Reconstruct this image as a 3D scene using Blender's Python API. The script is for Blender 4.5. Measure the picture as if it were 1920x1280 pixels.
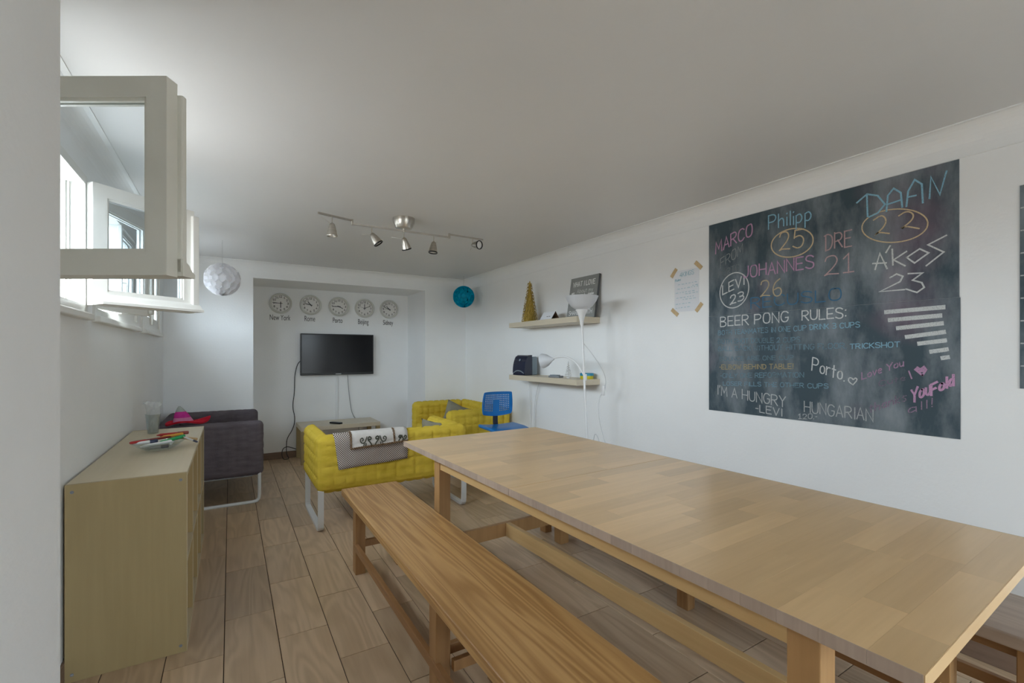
import bpy, bmesh, math, random
from mathutils import Vector, Matrix
random.seed(7)
PI = math.pi
for o in list(bpy.data.objects): bpy.data.objects.remove(o)
SC = bpy.context.scene
COL = SC.collection

# ------------------------------------------------------------------ camera
F, CX, HY, VP, H = 866.0, 960.0, 662.0, 432.0, 1.32
TH = math.atan((CX - VP) / F)
SN, CS = math.sin(TH), math.cos(TH)
cd = bpy.data.cameras.new('camera'); cam = bpy.data.objects.new('camera', cd); COL.objects.link(cam)
cd.sensor_width = 36.0; cd.lens = F / 1920 * 36; cd.shift_y = 22 / 1920; cd.clip_start = 0.02
cam.location = (0, 0, H); cam.rotation_euler = (PI / 2, 0, -TH)
SC.camera = cam
# ------------------------------------------------------------------ daylight: overcast sky seen by the windows
W = bpy.data.worlds.new('sky'); SC.world = W; W.use_nodes = True
bg = W.node_tree.nodes['Background']; bg.inputs[1].default_value = 17.5
_n, _l = W.node_tree.nodes, W.node_tree.links          # bright overcast sky above, dull street and ground below the horizon
_tc = _n.new('ShaderNodeTexCoord'); _sp = _n.new('ShaderNodeSeparateXYZ'); _rp = _n.new('ShaderNodeValToRGB')
_l.new(_tc.outputs['Generated'], _sp.inputs[0]); _l.new(_sp.outputs[2], _rp.inputs[0]); _l.new(_rp.outputs[0], bg.inputs[0])
_rp.color_ramp.elements[0].position = 0.0; _rp.color_ramp.elements[0].color = (0.25, 0.25, 0.245, 1)
_rp.color_ramp.elements[1].position = 0.06; _rp.color_ramp.elements[1].color = (0.83, 0.925, 1.0, 1)
SC.cycles.max_bounces = 12; SC.cycles.diffuse_bounces = 8
SC.view_settings.view_transform = 'Standard'; SC.view_settings.look = 'None'
SC.view_settings.gamma = 1; SC.view_settings.use_curve_mapping = False
SC.view_settings.exposure = 0.30
WINS = [(1.84, 2.84), (2.99, 4.20), (4.42, 5.42)]      # openings in the left wall, y range
WZ0, WZ1 = 1.50, 2.13
FILLDOOR = (0.95, 2.35, 0.04, 2.12)            # unseen glazed door opening, added behind the camera to let in fill daylight
def portal(x, y0, y1, z0, z1):
    l = bpy.data.lights.new('sky_portal', 'AREA'); l.shape = 'RECTANGLE'
    l.size = z1 - z0; l.size_y = y1 - y0; l.energy = 1
    l.cycles.is_portal = True
    o = bpy.data.objects.new('sky_portal', l); COL.objects.link(o)
    o.location = (x, (y0 + y1) / 2, (z0 + z1) / 2); o.rotation_euler = (0, -PI / 2, 0)
for a, b in WINS: portal(-0.74, a, b, WZ0, WZ1)
l = bpy.data.lights.new('sky_portal', 'AREA'); l.shape = 'RECTANGLE'; l.size = FILLDOOR[1] - FILLDOOR[0]; l.size_y = FILLDOOR[3] - FILLDOOR[2]; l.energy = 1; l.cycles.is_portal = True
o = bpy.data.objects.new('sky_portal', l); COL.objects.link(o); o.location = ((FILLDOOR[0] + FILLDOOR[1]) / 2, -2.80, (FILLDOOR[2] + FILLDOOR[3]) / 2); o.rotation_euler = (PI / 2, 0, 0)

# ------------------------------------------------------------------ helpers
def ray(u, v):
    a = (u - CX) / F; b = (HY - v) / F
    return (a * CS + SN, -a * SN + CS, b)
def on_x(u, v, X):                     # point of the wall plane x = X
    r = ray(u, v); t = X / r[0]; return Vector((X, r[1] * t, H + r[2] * t))
def on_y(u, v, Y):
    r = ray(u, v); t = Y / r[1]; return Vector((r[0] * t, Y, H + r[2] * t))

def S2L(c):
    return tuple((x / 255 / 12.92) if x <= 10 else ((x / 255 + 0.055) / 1.055) ** 2.4 for x in c)

def newmat(name, col, rough=0.6, spec=0.3, metal=0.0):
    m = bpy.data.materials.new(name); m.use_nodes = True
    b = m.node_tree.nodes['Principled BSDF']
    b.inputs['Base Color'].default_value = (*col, 1); b.inputs['Roughness'].default_value = rough
    b.inputs['Metallic'].default_value = metal; b.inputs['Specular IOR Level'].default_value = spec
    return m
def nd(m, t, **kw):
    n = m.node_tree.nodes.new(t)
    for k, v in kw.items(): setattr(n, k, v)
    return n
def lk(m, a, b): m.node_tree.links.new(a, b)
def noisy(name, c1, c2, scale=6, rough=0.6, spec=0.3, bump=0.0, bscale=80, detail=4, stretch=(1, 1, 1), metal=0.0):
    m = newmat(name, c1, rough, spec, metal); b = m.node_tree.nodes['Principled BSDF']
    tc = nd(m, 'ShaderNodeTexCoord'); mp = nd(m, 'ShaderNodeMapping'); mp.inputs['Scale'].default_value = stretch
    lk(m, tc.outputs['Object'], mp.inputs[0])
    n = nd(m, 'ShaderNodeTexNoise'); n.inputs['Scale'].default_value = scale; n.inputs['Detail'].default_value = detail
    lk(m, mp.outputs[0], n.inputs['Vector'])
    r = nd(m, 'ShaderNodeValToRGB'); r.color_ramp.elements[0].position = 0.3; r.color_ramp.elements[1].position = 0.7
    r.color_ramp.elements[0].color = (*c1, 1); r.color_ramp.elements[1].color = (*c2, 1)
    lk(m, n.outputs[0], r.inputs[0]); lk(m, r.outputs[0], b.inputs['Base Color'])
    if bump:
        n2 = nd(m, 'ShaderNodeTexNoise'); n2.inputs['Scale'].default_value = bscale; n2.inputs['Detail'].default_value = 3
        lk(m, mp.outputs[0], n2.inputs['Vector'])
        bp = nd(m, 'ShaderNodeBump'); bp.inputs['Strength'].default_value = bump; bp.inputs['Distance'].default_value = 0.01
        lk(m, n2.outputs[0], bp.inputs['Height']); lk(m, bp.outputs[0], b.inputs['Normal'])
    return m
def wood(name, c1, c2, axis=1, scale=1.0, rough=0.45, spec=0.4, ring=0.6, vary=0.25, dist=6.0, coat=0.0, wscale=9, st=0.12):
    """grain along local axis; per-object offset and value change"""
    m = newmat(name, c1, rough, spec); b = m.node_tree.nodes['Principled BSDF']
    tc = nd(m, 'ShaderNodeTexCoord'); oi = nd(m, 'ShaderNodeObjectInfo')
    mul = nd(m, 'ShaderNodeVectorMath', operation='SCALE'); mul.inputs[0].default_value = (37, 53, 29)
    lk(m, oi.outputs['Random'], mul.inputs['Scale'])
    add = nd(m, 'ShaderNodeVectorMath', operation='ADD'); lk(m, tc.outputs['Object'], add.inputs[0]); lk(m, mul.outputs[0], add.inputs[1])
    mp = nd(m, 'ShaderNodeMapping'); s = [scale * 1.0] * 3; s[axis] = scale * st
    mp.inputs['Scale'].default_value = s; lk(m, add.outputs[0], mp.inputs[0])
    w = nd(m, 'ShaderNodeTexNoise'); w.inputs['Scale'].default_value = wscale; w.inputs['Detail'].default_value = 2
    w.inputs['Distortion'].default_value = 0.6
    lk(m, mp.outputs[0], w.inputs['Vector'])
    wm = nd(m, 'ShaderNodeMath', operation='MULTIPLY'); wm.inputs[1].default_value = dist; lk(m, w.outputs[0], wm.inputs[0])
    fr = nd(m, 'ShaderNodeMath', operation='SINE'); 
    wm2 = nd(m, 'ShaderNodeMath', operation='MULTIPLY'); wm2.inputs[1].default_value = 6.28; lk(m, wm.outputs[0], wm2.inputs[0]); lk(m, wm2.outputs[0], fr.inputs[0])
    n = nd(m, 'ShaderNodeTexNoise'); n.inputs['Scale'].default_value = 70; n.inputs['Detail'].default_value = 4
    mp2 = nd(m, 'ShaderNodeMapping'); s2 = [scale] * 3; s2[axis] = scale * 0.05; mp2.inputs['Scale'].default_value = s2
    lk(m, add.outputs[0], mp2.inputs[0]); lk(m, mp2.outputs[0], n.inputs['Vector'])
    mr = nd(m, 'ShaderNodeMapRange'); mr.inputs[1].default_value = -1; mr.inputs[2].default_value = 1
    lk(m, fr.outputs[0], mr.inputs[0])
    mx = nd(m, 'ShaderNodeMix'); mx.inputs[0].default_value = 1 - ring
    lk(m, mr.outputs[0], mx.inputs[2]); lk(m, n.outputs[0], mx.inputs[3])
    r = nd(m, 'ShaderNodeValToRGB'); r.color_ramp.elements[0].position = 0.15; r.color_ramp.elements[1].position = 0.85
    r.color_ramp.elements[0].color = (*c2, 1); r.color_ramp.elements[1].color = (*c1, 1)
    lk(m, mx.outputs[0], r.inputs[0])
    hs = nd(m, 'ShaderNodeHueSaturation'); lk(m, r.outputs[0], hs.inputs['Color'])
    v = nd(m, 'ShaderNodeMapRange'); v.inputs[3].default_value = 1 - vary; v.inputs[4].default_value = 1 + vary
    lk(m, oi.outputs['Random'], v.inputs[0]); lk(m, v.outputs[0], hs.inputs['Value'])
    lk(m, hs.outputs[0], b.inputs['Base Color'])
    bp = nd(m, 'ShaderNodeBump'); bp.inputs['Strength'].default_value = 0.12; bp.inputs['Distance'].default_value = 0.004
    lk(m, n.outputs[0], bp.inputs['Height']); lk(m, bp.outputs[0], b.inputs['Normal'])
    if coat: b.inputs['Coat Weight'].default_value = coat; b.inputs['Coat Roughness'].default_value = 0.25
    return m
def glassmat(name, tint=(0.93, 0.96, 0.98), refl=0.12):
    m = bpy.data.materials.new(name); m.use_nodes = True; nt = m.node_tree
    for n in list(nt.nodes): nt.nodes.remove(n)
    o = nd(m, 'ShaderNodeOutputMaterial'); t = nd(m, 'ShaderNodeBsdfTransparent'); t.inputs[0].default_value = (*tint, 1)
    g = nd(m, 'ShaderNodeBsdfGlossy'); g.inputs['Roughness'].default_value = 0.02
    x = nd(m, 'ShaderNodeMixShader'); x.inputs[0].default_value = refl
    lk(m, t.outputs[0], x.inputs[1]); lk(m, g.outputs[0], x.inputs[2]); lk(m, x.outputs[0], o.inputs[0])
    return m
def translucent(name, col, mix=0.5):
    m = newmat(name, col, 0.5, 0.3); nt = m.node_tree; b = nt.nodes['Principled BSDF']; o = nt.nodes['Material Output']
    t = nd(m, 'ShaderNodeBsdfTranslucent'); t.inputs[0].default_value = (*col, 1)
    x = nd(m, 'ShaderNodeMixShader'); x.inputs[0].default_value = mix
    lk(m, b.outputs[0], x.inputs[1]); lk(m, t.outputs[0], x.inputs[2]); lk(m, x.outputs[0], o.inputs[0])
    return m

# mesh helpers (all add to a bmesh)
def box(bm, x0, x1, y0, y1, z0, z1):
    vs = [bm.verts.new(p) for p in ((x0,y0,z0),(x1,y0,z0),(x1,y1,z0),(x0,y1,z0),(x0,y0,z1),(x1,y0,z1),(x1,y1,z1),(x0,y1,z1))]
    fs = [bm.faces.new([vs[i] for i in f]) for f in ((3,2,1,0),(4,5,6,7),(0,1,5,4),(1,2,6,5),(2,3,7,6),(3,0,4,7))]
    return vs, fs
def bev(bm, w=0.003, seg=2):
    bmesh.ops.bevel(bm, geom=bm.edges[:], offset=w, segments=seg, affect='EDGES', profile=0.5)
def bbox(x0, x1, y0, y1, z0, z1, w=0.003, seg=2):
    bm = bmesh.new(); box(bm, x0, x1, y0, y1, z0, z1)
    if w: bev(bm, w, seg)
    return bm
def sweep(bm, pts, prof, closed=False, up=Vector((0, 0, 1))):
    """sweep profile [(a,b)] along pts with a parallel-transported frame"""
    pts = [Vector(p) for p in pts]; n = len(pts); rings = []
    nrm = None
    for i in range(n):
        if closed: t = (pts[(i + 1) % n] - pts[i - 1])
        else: t = pts[min(i + 1, n - 1)] - pts[max(i - 1, 0)]
        t.normalize()
        if nrm is None:
            nrm = up - t * up.dot(t)
            if nrm.length < 1e-4: nrm = Vector((1, 0, 0)) - t * t.x
        else: nrm = nrm - t * nrm.dot(t)
        nrm.normalize(); bi = t.cross(nrm)
        rings.append([bm.verts.new(pts[i] + nrm * a + bi * b) for a, b in prof])
    k = len(prof)
    for i in range(n if closed else n - 1):
        r0, r1 = rings[i], rings[(i + 1) % n]
        for j in range(k): bm.faces.new((r0[j], r0[(j + 1) % k], r1[(j + 1) % k], r1[j]))
    if not closed:
        bm.faces.new(rings[0][::-1]); bm.faces.new(rings[-1])
def circ(r, k=8): return [(r * math.cos(2 * PI * i / k), r * math.sin(2 * PI * i / k)) for i in range(k)]
def rect(a, b): return [(-a / 2, -b / 2), (a / 2, -b / 2), (a / 2, b / 2), (-a / 2, b / 2)]
def tube(bm, pts, r, k=8, closed=False): sweep(bm, pts, circ(r, k), closed)
def lathe(bm, prof, k=24, M=None, caps=True):
    """revolve [(r,z)] about z, then transform by M"""
    M = M or Matrix.Identity(4); rings = []
    for r, z in prof:
        rings.append([bm.verts.new(M @ Vector((r * math.cos(2 * PI * i / k), r * math.sin(2 * PI * i / k), z))) for i in range(k)])
    for a, b in zip(rings, rings[1:]):
        for j in range(k): bm.faces.new((a[j], a[(j + 1) % k], b[(j + 1) % k], b[j]))
    if caps: bm.faces.new(rings[0][::-1]); bm.faces.new(rings[-1])
def smooth_path(pts, it=3, closed=False):
    pts = [Vector(p) for p in pts]
    for _ in range(it):
        q = [] if closed else [pts[0]]
        m = len(pts)
        for i in range(m if closed else m - 1):
            a, b = pts[i], pts[(i + 1) % m]
            q += [a * 0.75 + b * 0.25, a * 0.25 + b * 0.75]
        if not closed: q.append(pts[-1])
        pts = q
    return pts
def rbox(bm, sx, sy, sz, r, step=0.04, quilt=0.0, cell=0.1, off=(0, 0, 0), rnd=0.0):
    """rounded box centred at off, optional quilted relief on its faces"""
    hs = (sx / 2, sy / 2, sz / 2); tmp = bmesh.new()
    def coords(h):
        e = [0, 0.25, 0.5, 0.75, 1]; inner = h - r; n = max(1, int(round(2 * inner / step)))
        c = [-h + r * (1 - math.cos(PI / 2 * t)) if False else -h + r * t for t in e]
        c += [-inner + 2 * inner * i / n for i in range(1, n)]
        return c + [h - r * t for t in e[::-1]]
    cs = [coords(h) for h in hs]
    for ax in range(3):
        u, v = (ax + 1) % 3, (ax + 2) % 3
        for sg in (-1, 1):
            g = []
            for a in cs[u]:
                row = []
                for b in cs[v]:
                    p = [0, 0, 0]; p[ax] = sg * hs[ax]; p[u] = a; p[v] = b
                    q = [max(-(hs[i] - r), min(hs[i] - r, p[i])) for i in range(3)]
                    d = Vector([p[i] - q[i] for i in range(3)]); d.normalize()
                    h = 0.0
                    if quilt:
                        f = abs(math.sin(PI * (a + 0.013) / cell)) * abs(math.sin(PI * (b + 0.02) / cell))
                        ed = min(1, (hs[u] - abs(a)) / 0.05) * min(1, (hs[v] - abs(b)) / 0.05)
                        h = quilt * (min(1, f * 2.2) ** 0.6) * max(0, ed)
                        h += rnd * ed * math.sin(a * 61 + 3 * math.sin(b * 23)) * math.sin(b * 47 + ax)
                    row.append(tmp.verts.new(Vector(q) + d * (r + h)))
                g.append(row)
            for i in range(len(g) - 1):
                for j in range(len(g[0]) - 1):
                    f = (g[i][j], g[i + 1][j], g[i + 1][j + 1], g[i][j + 1])
                    tmp.faces.new(f if sg > 0 else f[::-1])
    bmesh.ops.remove_doubles(tmp, verts=tmp.verts, dist=1e-5)
    bmesh.ops.translate(tmp, verts=tmp.verts, vec=off)
    me = bpy.data.meshes.new('t'); tmp.to_mesh(me); tmp.free(); bm.from_mesh(me); bpy.data.meshes.remove(me)

def mkmesh(name, bm, mat, smooth=False):
    bmesh.ops.recalc_face_normals(bm, faces=bm.faces)
    me = bpy.data.meshes.new(name); bm.to_mesh(me); bm.free()
    if smooth:
        for p in me.polygons: p.use_smooth = True
        try: me.set_sharp_from_angle(angle=math.radians(40))
        except Exception: pass
    if mat: me.materials.append(mat)
    return me
def obj(name, bm, mat, parent=None, smooth=False, loc=None, rot=None, label=None):
    me = bm if isinstance(bm, bpy.types.Mesh) else mkmesh(name, bm, mat, smooth)
    o = bpy.data.objects.new(name, me); COL.objects.link(o)
    if parent: o.parent = parent
    if loc is not None: o.location = loc
    if rot is not None: o.rotation_euler = rot
    if label: o['label'] = label
    return o
def thing(name, label, cat, loc=(0, 0, 0), rot=(0, 0, 0), group=None):
    o = bpy.data.objects.new(name, None); COL.objects.link(o); o.empty_display_size = 0.1
    o.location = loc; o.rotation_euler = rot if not isinstance(rot, (int, float)) else (0, 0, rot)
    o['label'] = label; o['category'] = cat
    if group: o['group'] = group
    return o
def tag(o, label, cat, group=None):
    o['label'] = label; o['category'] = cat
    if group: o['group'] = group
    return o
def struct(name, bm, mat, label=None, parent=None, smooth=False):
    o = obj(name, bm, mat, parent, smooth); o['kind'] = 'structure'
    if label: o['label'] = label
    return o

# ------------------------------------------------------------------ materials
M = {}
M['wall'] = noisy('wall_paint', (0.84, 0.85, 0.855), (0.87, 0.88, 0.885), 2.5, 0.55, 0.25, 0.10, 60)
M['ceil'] = noisy('ceiling_paint', (0.69, 0.695, 0.70), (0.72, 0.725, 0.73), 1.2, 0.45, 0.35, 0.05, 30)
M['white_paint'] = noisy('white_gloss_paint', (0.72, 0.715, 0.68), (0.77, 0.765, 0.73), 4, 0.35, 0.4)
M['old_paint'] = noisy('aged_white_paint', (0.70, 0.69, 0.62), (0.76, 0.75, 0.68), 5, 0.35, 0.4, 0.05, 40)
M['glass'] = glassmat('window_glass')
M['clear'] = glassmat('clear_glass', (0.90, 0.93, 0.93), 0.16)
M['tile'] = wood('wood_look_tile', (0.61, 0.455, 0.305), (0.46, 0.33, 0.21), 1, 1.0, 0.36, 0.45, 0.42, 0.13, 9.0, 0, 6)
M['grout'] = noisy('dark_grout', (0.07, 0.05, 0.04), (0.10, 0.075, 0.055), 20, 0.9, 0.1)
M['skirt'] = noisy('brown_skirting_tile', (0.22, 0.15, 0.11), (0.27, 0.19, 0.14), 8, 0.5, 0.3, stretch=(1, 1, 6))
M['stave'] = wood('beech_stave', (0.76, 0.52, 0.27), (0.66, 0.44, 0.22), 0, 1.0, 0.30, 0.45, 0.25, 0.10, 3.0, 0.25)
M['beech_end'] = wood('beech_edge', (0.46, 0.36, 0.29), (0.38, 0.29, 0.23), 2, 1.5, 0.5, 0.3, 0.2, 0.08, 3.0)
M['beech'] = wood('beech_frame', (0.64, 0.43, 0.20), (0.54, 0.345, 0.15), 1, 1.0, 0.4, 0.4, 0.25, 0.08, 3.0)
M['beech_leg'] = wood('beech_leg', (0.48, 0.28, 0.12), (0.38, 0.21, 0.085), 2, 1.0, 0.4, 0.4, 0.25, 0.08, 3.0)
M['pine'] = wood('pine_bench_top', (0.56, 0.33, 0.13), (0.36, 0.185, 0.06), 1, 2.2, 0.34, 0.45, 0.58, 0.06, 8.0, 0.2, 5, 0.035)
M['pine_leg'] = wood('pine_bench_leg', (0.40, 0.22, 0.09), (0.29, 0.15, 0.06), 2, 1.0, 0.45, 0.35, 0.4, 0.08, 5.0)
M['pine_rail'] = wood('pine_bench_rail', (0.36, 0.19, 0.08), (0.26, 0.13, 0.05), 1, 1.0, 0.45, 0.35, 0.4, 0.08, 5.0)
M['pale_bench'] = wood('pale_bench_top', (0.42, 0.32, 0.25), (0.33, 0.25, 0.19), 1, 1.0, 0.4, 0.35, 0.5, 0.06, 6.0)
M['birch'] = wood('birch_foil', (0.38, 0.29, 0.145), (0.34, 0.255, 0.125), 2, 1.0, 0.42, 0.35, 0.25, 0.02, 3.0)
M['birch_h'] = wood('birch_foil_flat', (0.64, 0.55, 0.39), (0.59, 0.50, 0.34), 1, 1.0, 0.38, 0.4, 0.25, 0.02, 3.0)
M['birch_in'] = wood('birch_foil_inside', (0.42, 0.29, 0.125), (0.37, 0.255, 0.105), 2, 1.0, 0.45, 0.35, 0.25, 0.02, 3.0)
M['banding'] = wood('pale_edge_banding', (0.66, 0.57, 0.40), (0.61, 0.52, 0.35), 2, 1.0, 0.4, 0.35, 0.2, 0.03, 3.0)
M['shelf'] = wood('birch_shelf', (0.62, 0.55, 0.43), (0.57, 0.50, 0.38), 1, 1.0, 0.4, 0.35, 0.2, 0.03, 3.0)
M['yellow'] = noisy('yellow_quilted_fabric', (0.62, 0.45, 0.045), (0.72, 0.53, 0.07), 9, 0.85, 0.15, 0.25, 90, stretch=(1, 1, 3))
M['darkfab'] = noisy('charcoal_quilted_fabric', (0.10, 0.084, 0.096), (0.14, 0.12, 0.135), 9, 0.9, 0.12, 0.25, 90, stretch=(1, 1, 4))
M['greypillow'] = noisy('grey_pillow_fabric', (0.20, 0.19, 0.14), (0.26, 0.24, 0.18), 10, 0.9, 0.1, 0.2, 120)
M['white_metal'] = newmat('white_lacquered_steel', (0.72, 0.74, 0.75), 0.3, 0.5)
M['steel'] = noisy('brushed_nickel', (0.50, 0.47, 0.42), (0.60, 0.57, 0.52), 8, 0.28, 0.5, metal=1.0, stretch=(1, 1, 8))
M['lens'] = newmat('bulb_glass', (0.75, 0.75, 0.74), 0.15, 0.6)
M['black'] = newmat('black_plastic', (0.012, 0.012, 0.013), 0.35, 0.4)
M['screen'] = newmat('tv_screen', (0.006, 0.006, 0.007), 0.14, 0.25)
M['silver'] = newmat('silver_plastic', (0.5, 0.5, 0.5), 0.3, 0.5)
M['clock_rim'] = newmat('clock_rim_grey', (0.60, 0.60, 0.56), 0.4, 0.4)
M['clock_face'] = newmat('clock_face_white', (0.78, 0.77, 0.75), 0.5, 0.3)
M['ink'] = newmat('dark_vinyl', (0.035, 0.035, 0.04), 0.5, 0.3)
M['marks'] = newmat('clock_marks', (0.10, 0.095, 0.09), 0.6, 0.2)
M['bluechair'] = newmat('blue_plastic', (0.005, 0.17, 0.50), 0.32, 0.45)
M['darkblue'] = newmat('dark_navy_plastic', (0.012, 0.016, 0.03), 0.4, 0.4)
M['gold'] = noisy('gold_foil_leaf', (0.36, 0.24, 0.035), (0.52, 0.36, 0.07), 40, 0.4, 0.5)
M['canvas'] = noisy('grey_canvas', (0.26, 0.27, 0.265), (0.30, 0.31, 0.30), 15, 0.8, 0.2)
M['canvas_side'] = newmat('dark_canvas_edge', (0.10, 0.105, 0.11), 0.8, 0.2)
M['print'] = newmat('white_print', (0.75, 0.76, 0.76), 0.7, 0.2)
M['lampwhite'] = newmat('white_lamp_enamel', (0.76, 0.77, 0.78), 0.35, 0.4)
M['shade'] = translucent('white_plastic_shade', (0.80, 0.82, 0.85), 0.35)
M['paper'] = newmat('white_paper', (0.76, 0.78, 0.82), 0.8, 0.1)
M['tape'] = noisy('masking_tape', (0.55, 0.40, 0.22), (0.62, 0.47, 0.28), 30, 0.7, 0.2)
M['bluepen'] = newmat('faded_blue_marker', (0.30, 0.52, 0.60), 0.8, 0.1)
M['whiteball'] = translucent('white_tissue_paper', (0.90, 0.90, 0.92), 0.35)
M['blueball'] = translucent('turquoise_tissue_paper', (0.0, 0.50, 0.70), 0.3)
M['thread'] = newmat('thin_thread', (0.4, 0.4, 0.4), 0.7, 0.2)
M['cablewhite'] = newmat('white_cable', (0.62, 0.63, 0.64), 0.5, 0.3)
M['navygloss'] = newmat('navy_gloss_plastic', (0.015, 0.02, 0.045), 0.12, 0.6)
M['greyblue'] = newmat('grey_blue_plastic', (0.20, 0.25, 0.29), 0.4, 0.4)
M['greydev'] = newmat('grey_plastic', (0.22, 0.23, 0.25), 0.5, 0.3)
M['glitter'] = newmat('silver_wire', (0.6, 0.6, 0.6), 0.3, 0.5, 0.7)

# ------------------------------------------------------------------ structure
XR, XL, YB, YA = 2.76, -0.575, 5.75, 6.45       # right wall, left wall, back wall, alcove back
AX0, AX1, AZ = 0.212, 2.175, 2.14               # alcove opening
CZ = 2.31
XP, YP, YR = -0.27, 1.17, -2.6                  # pier face, pier end, rear wall

# floor: grout bed with single tiles
floor = struct('floor', bbox(-0.6, XR + 0.05, YR - .05, YA + 0.05, -0.06, -0.004, 0), M['grout'], 'wood-look plank tiles in half-bond rows with dark joints')
TW, TL, GAP = 0.2145, 0.587, 0.0035
tm = mkmesh('tile', bbox(-(TW - GAP) / 2, (TW - GAP) / 2, -(TL - GAP) / 2, (TL - GAP) / 2, -0.02, 0, 0.0012, 1), M['tile'])
x0t, y0t = -0.024, 2.68
rear = bmesh.new()
for i in range(-3, 14):
    xa = x0t + i * TW
    if xa > XR - 0.01 or xa + TW < XL: continue
    for j in range(-10, 8):
        ya = y0t - i * TL / 2 + j * TL + (TL * int(i / 2))
        if ya > YA or ya + TL < -2.6: continue
        lx0, lx1 = max(xa, XL), min(xa + TW, XR); ly0, ly1 = max(ya, YR), min(ya + TL, YA)
        if lx1 - lx0 < 0.01 or ly1 - ly0 < 0.01: continue
        full = (lx1 - lx0 > TW - 1e-4) and (ly1 - ly0 > TL - 1e-4)
        if ly1 < 0.0:
            box(rear, lx0 + GAP / 2, lx1 - GAP / 2, ly0 + GAP / 2, ly1 - GAP / 2, -0.02, 0); continue
        cxm, cym = (lx0 + lx1) / 2, (ly0 + ly1) / 2
        if full: obj('tile', tm, None, floor, loc=(cxm, cym, 0))
        else:
            w, l = (lx1 - lx0 - GAP) / 2, (ly1 - ly0 - GAP) / 2
            obj('tile', bbox(-w, w, -l, l, -0.02, 0, 0.0012, 1), M['tile'], floor, loc=(cxm, cym, 0))
rt = obj('rear_tiles', rear, M['tile'], floor); rt['kind'] = 'stuff'

struct('ceiling', bbox(-1.0, XR + 0.2, YR - .1, YB + 0.2, CZ, CZ + 0.1, 0), M['ceil'], 'plain painted ceiling with soft sheen')
struct('wall_right', bbox(XR, XR + 0.15, YR - .1, YA + 0.15, 0, CZ + .1, 0), M['wall'])
# left wall with three window openings
bm = bmesh.new(); T = 0.15
box(bm, XL - T, XL, YP - .2, YB + .2, -0.05, WZ0); box(bm, XL - T, XL, YP - .2, YB + .2, WZ1, CZ + .1)
ys = [YP - .2] + [c for w in WINS for c in w] + [YB + .2]
for a, b in zip(ys[::2], ys[1::2]): box(bm, XL - T, XL, a, b, WZ0, WZ1)
struct('wall_left', bm, M['wall'], 'white plaster wall with a row of high windows')
# pier and the wall behind the camera, with a door opening added for fill light
bm = bmesh.new()
box(bm, XP - .32, XP, YR - .1, YP, -0.05, CZ + .1)
struct('wall_pier', bm, M['wall'], 'plain white wall corner standing close at the left')
bm = bmesh.new(); dx0, dx1, dz0, dz1 = FILLDOOR
box(bm, XP - .3, dx0, YR - .15, YR, 0, CZ + .1); box(bm, dx1, XR + .15, YR - .15, YR, 0, CZ + .1); box(bm, dx0, dx1, YR - .15, YR, dz1, CZ + .1); box(bm, dx0, dx1, YR - .15, YR, -.05, dz0)
struct('wall_rear', bm, M['wall'])
dr_ = bpy.data.objects.new('added_door', None); COL.objects.link(dr_); dr_['kind'] = 'structure'; dr_['label'] = 'unseen glazed double door added in the rear wall for fill light'
mid = (dx0 + dx1) / 2
for a, b in ((dx0, mid), (mid, dx1)):
    bm = bmesh.new()
    for q in ((a, a + .07, dz0, dz1), (b - .07, b, dz0, dz1), (a + .07, b - .07, dz0, dz0 + .1), (a + .07, b - .07, dz1 - .07, dz1), (a + .07, b - .07, 1.0, 1.05)): box(bm, q[0], q[1], YR - .09, YR - .045, q[2], q[3])
    lf_ = obj('added_door_leaf', bm, M['white_paint'], dr_); obj('glass_pane', bbox(a + .07, b - .07, YR - .069, YR - .065, dz0 + .1, dz1 - .07, 0), M['glass'], lf_)
# back wall with the alcove
bm = bmesh.new()
box(bm, XL - .3, AX0, YB, YA + .15, 0, CZ + .1); box(bm, AX1, XR + .1, YB, YA + .15, 0, CZ + .1)
box(bm, AX0, AX1, YB, YA + .15, AZ, CZ + .1); box(bm, AX0 - .1, AX1 + .1, YA, YA + .15, 0, AZ)
struct('wall_back', bm, M['wall'], 'white back wall with a shallow alcove around the television')
# coving along the ceiling
def cove(name, a, b, inward, R=0.085):
    a, b, inward = Vector(a), Vector(b), Vector(inward); bm = bmesh.new(); prof = [(0, 0)]
    prof += [(R - R * math.sin(t), -R + R * math.cos(t)) if False else (R * (1 - math.cos(t)), -R * (1 - math.sin(t))) for t in [PI / 2 * i / 8 for i in range(9)]]
    prof += [(R + 0.006, 0), (R + 0.006, 0.0)]
    prof = [(0, 0.0)] + [(R * (1 - math.cos(t)), -R * (1 - math.sin(t))) for t in [PI / 2 * i / 8 for i in range(9)]]
    prof[-1] = (R, -0.005); prof += [(R + 0.008, -0.005), (R + 0.008, 0)]
    rs = [[bm.verts.new(p + inward * x + Vector((0, 0, z))) for x, z in prof] for p in (a, b)]
    n = len(prof)
    for j in range(n): bm.faces.new((rs[0][j], rs[0][(j + 1) % n], rs[1][(j + 1) % n], rs[1][j]))
    bm.faces.new(rs[0]); bm.faces.new(rs[1][::-1])
    return struct(name, bm, M['wall'], smooth=False)
cove('trim_1', (XR, YR, CZ), (XR, YB, CZ), (-1, 0, 0))
cove('trim_2', (XL, YB, CZ), (XR, YB, CZ), (0, -1, 0))
cove('trim_3', (XL, YP, CZ), (XL, YB, CZ), (1, 0, 0))
struct('trim_4', bbox(XR - .005, XR + .001, YR, YB, 2.182, 2.187, 0), M['wall'], 'fine plaster line below the coving')
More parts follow.
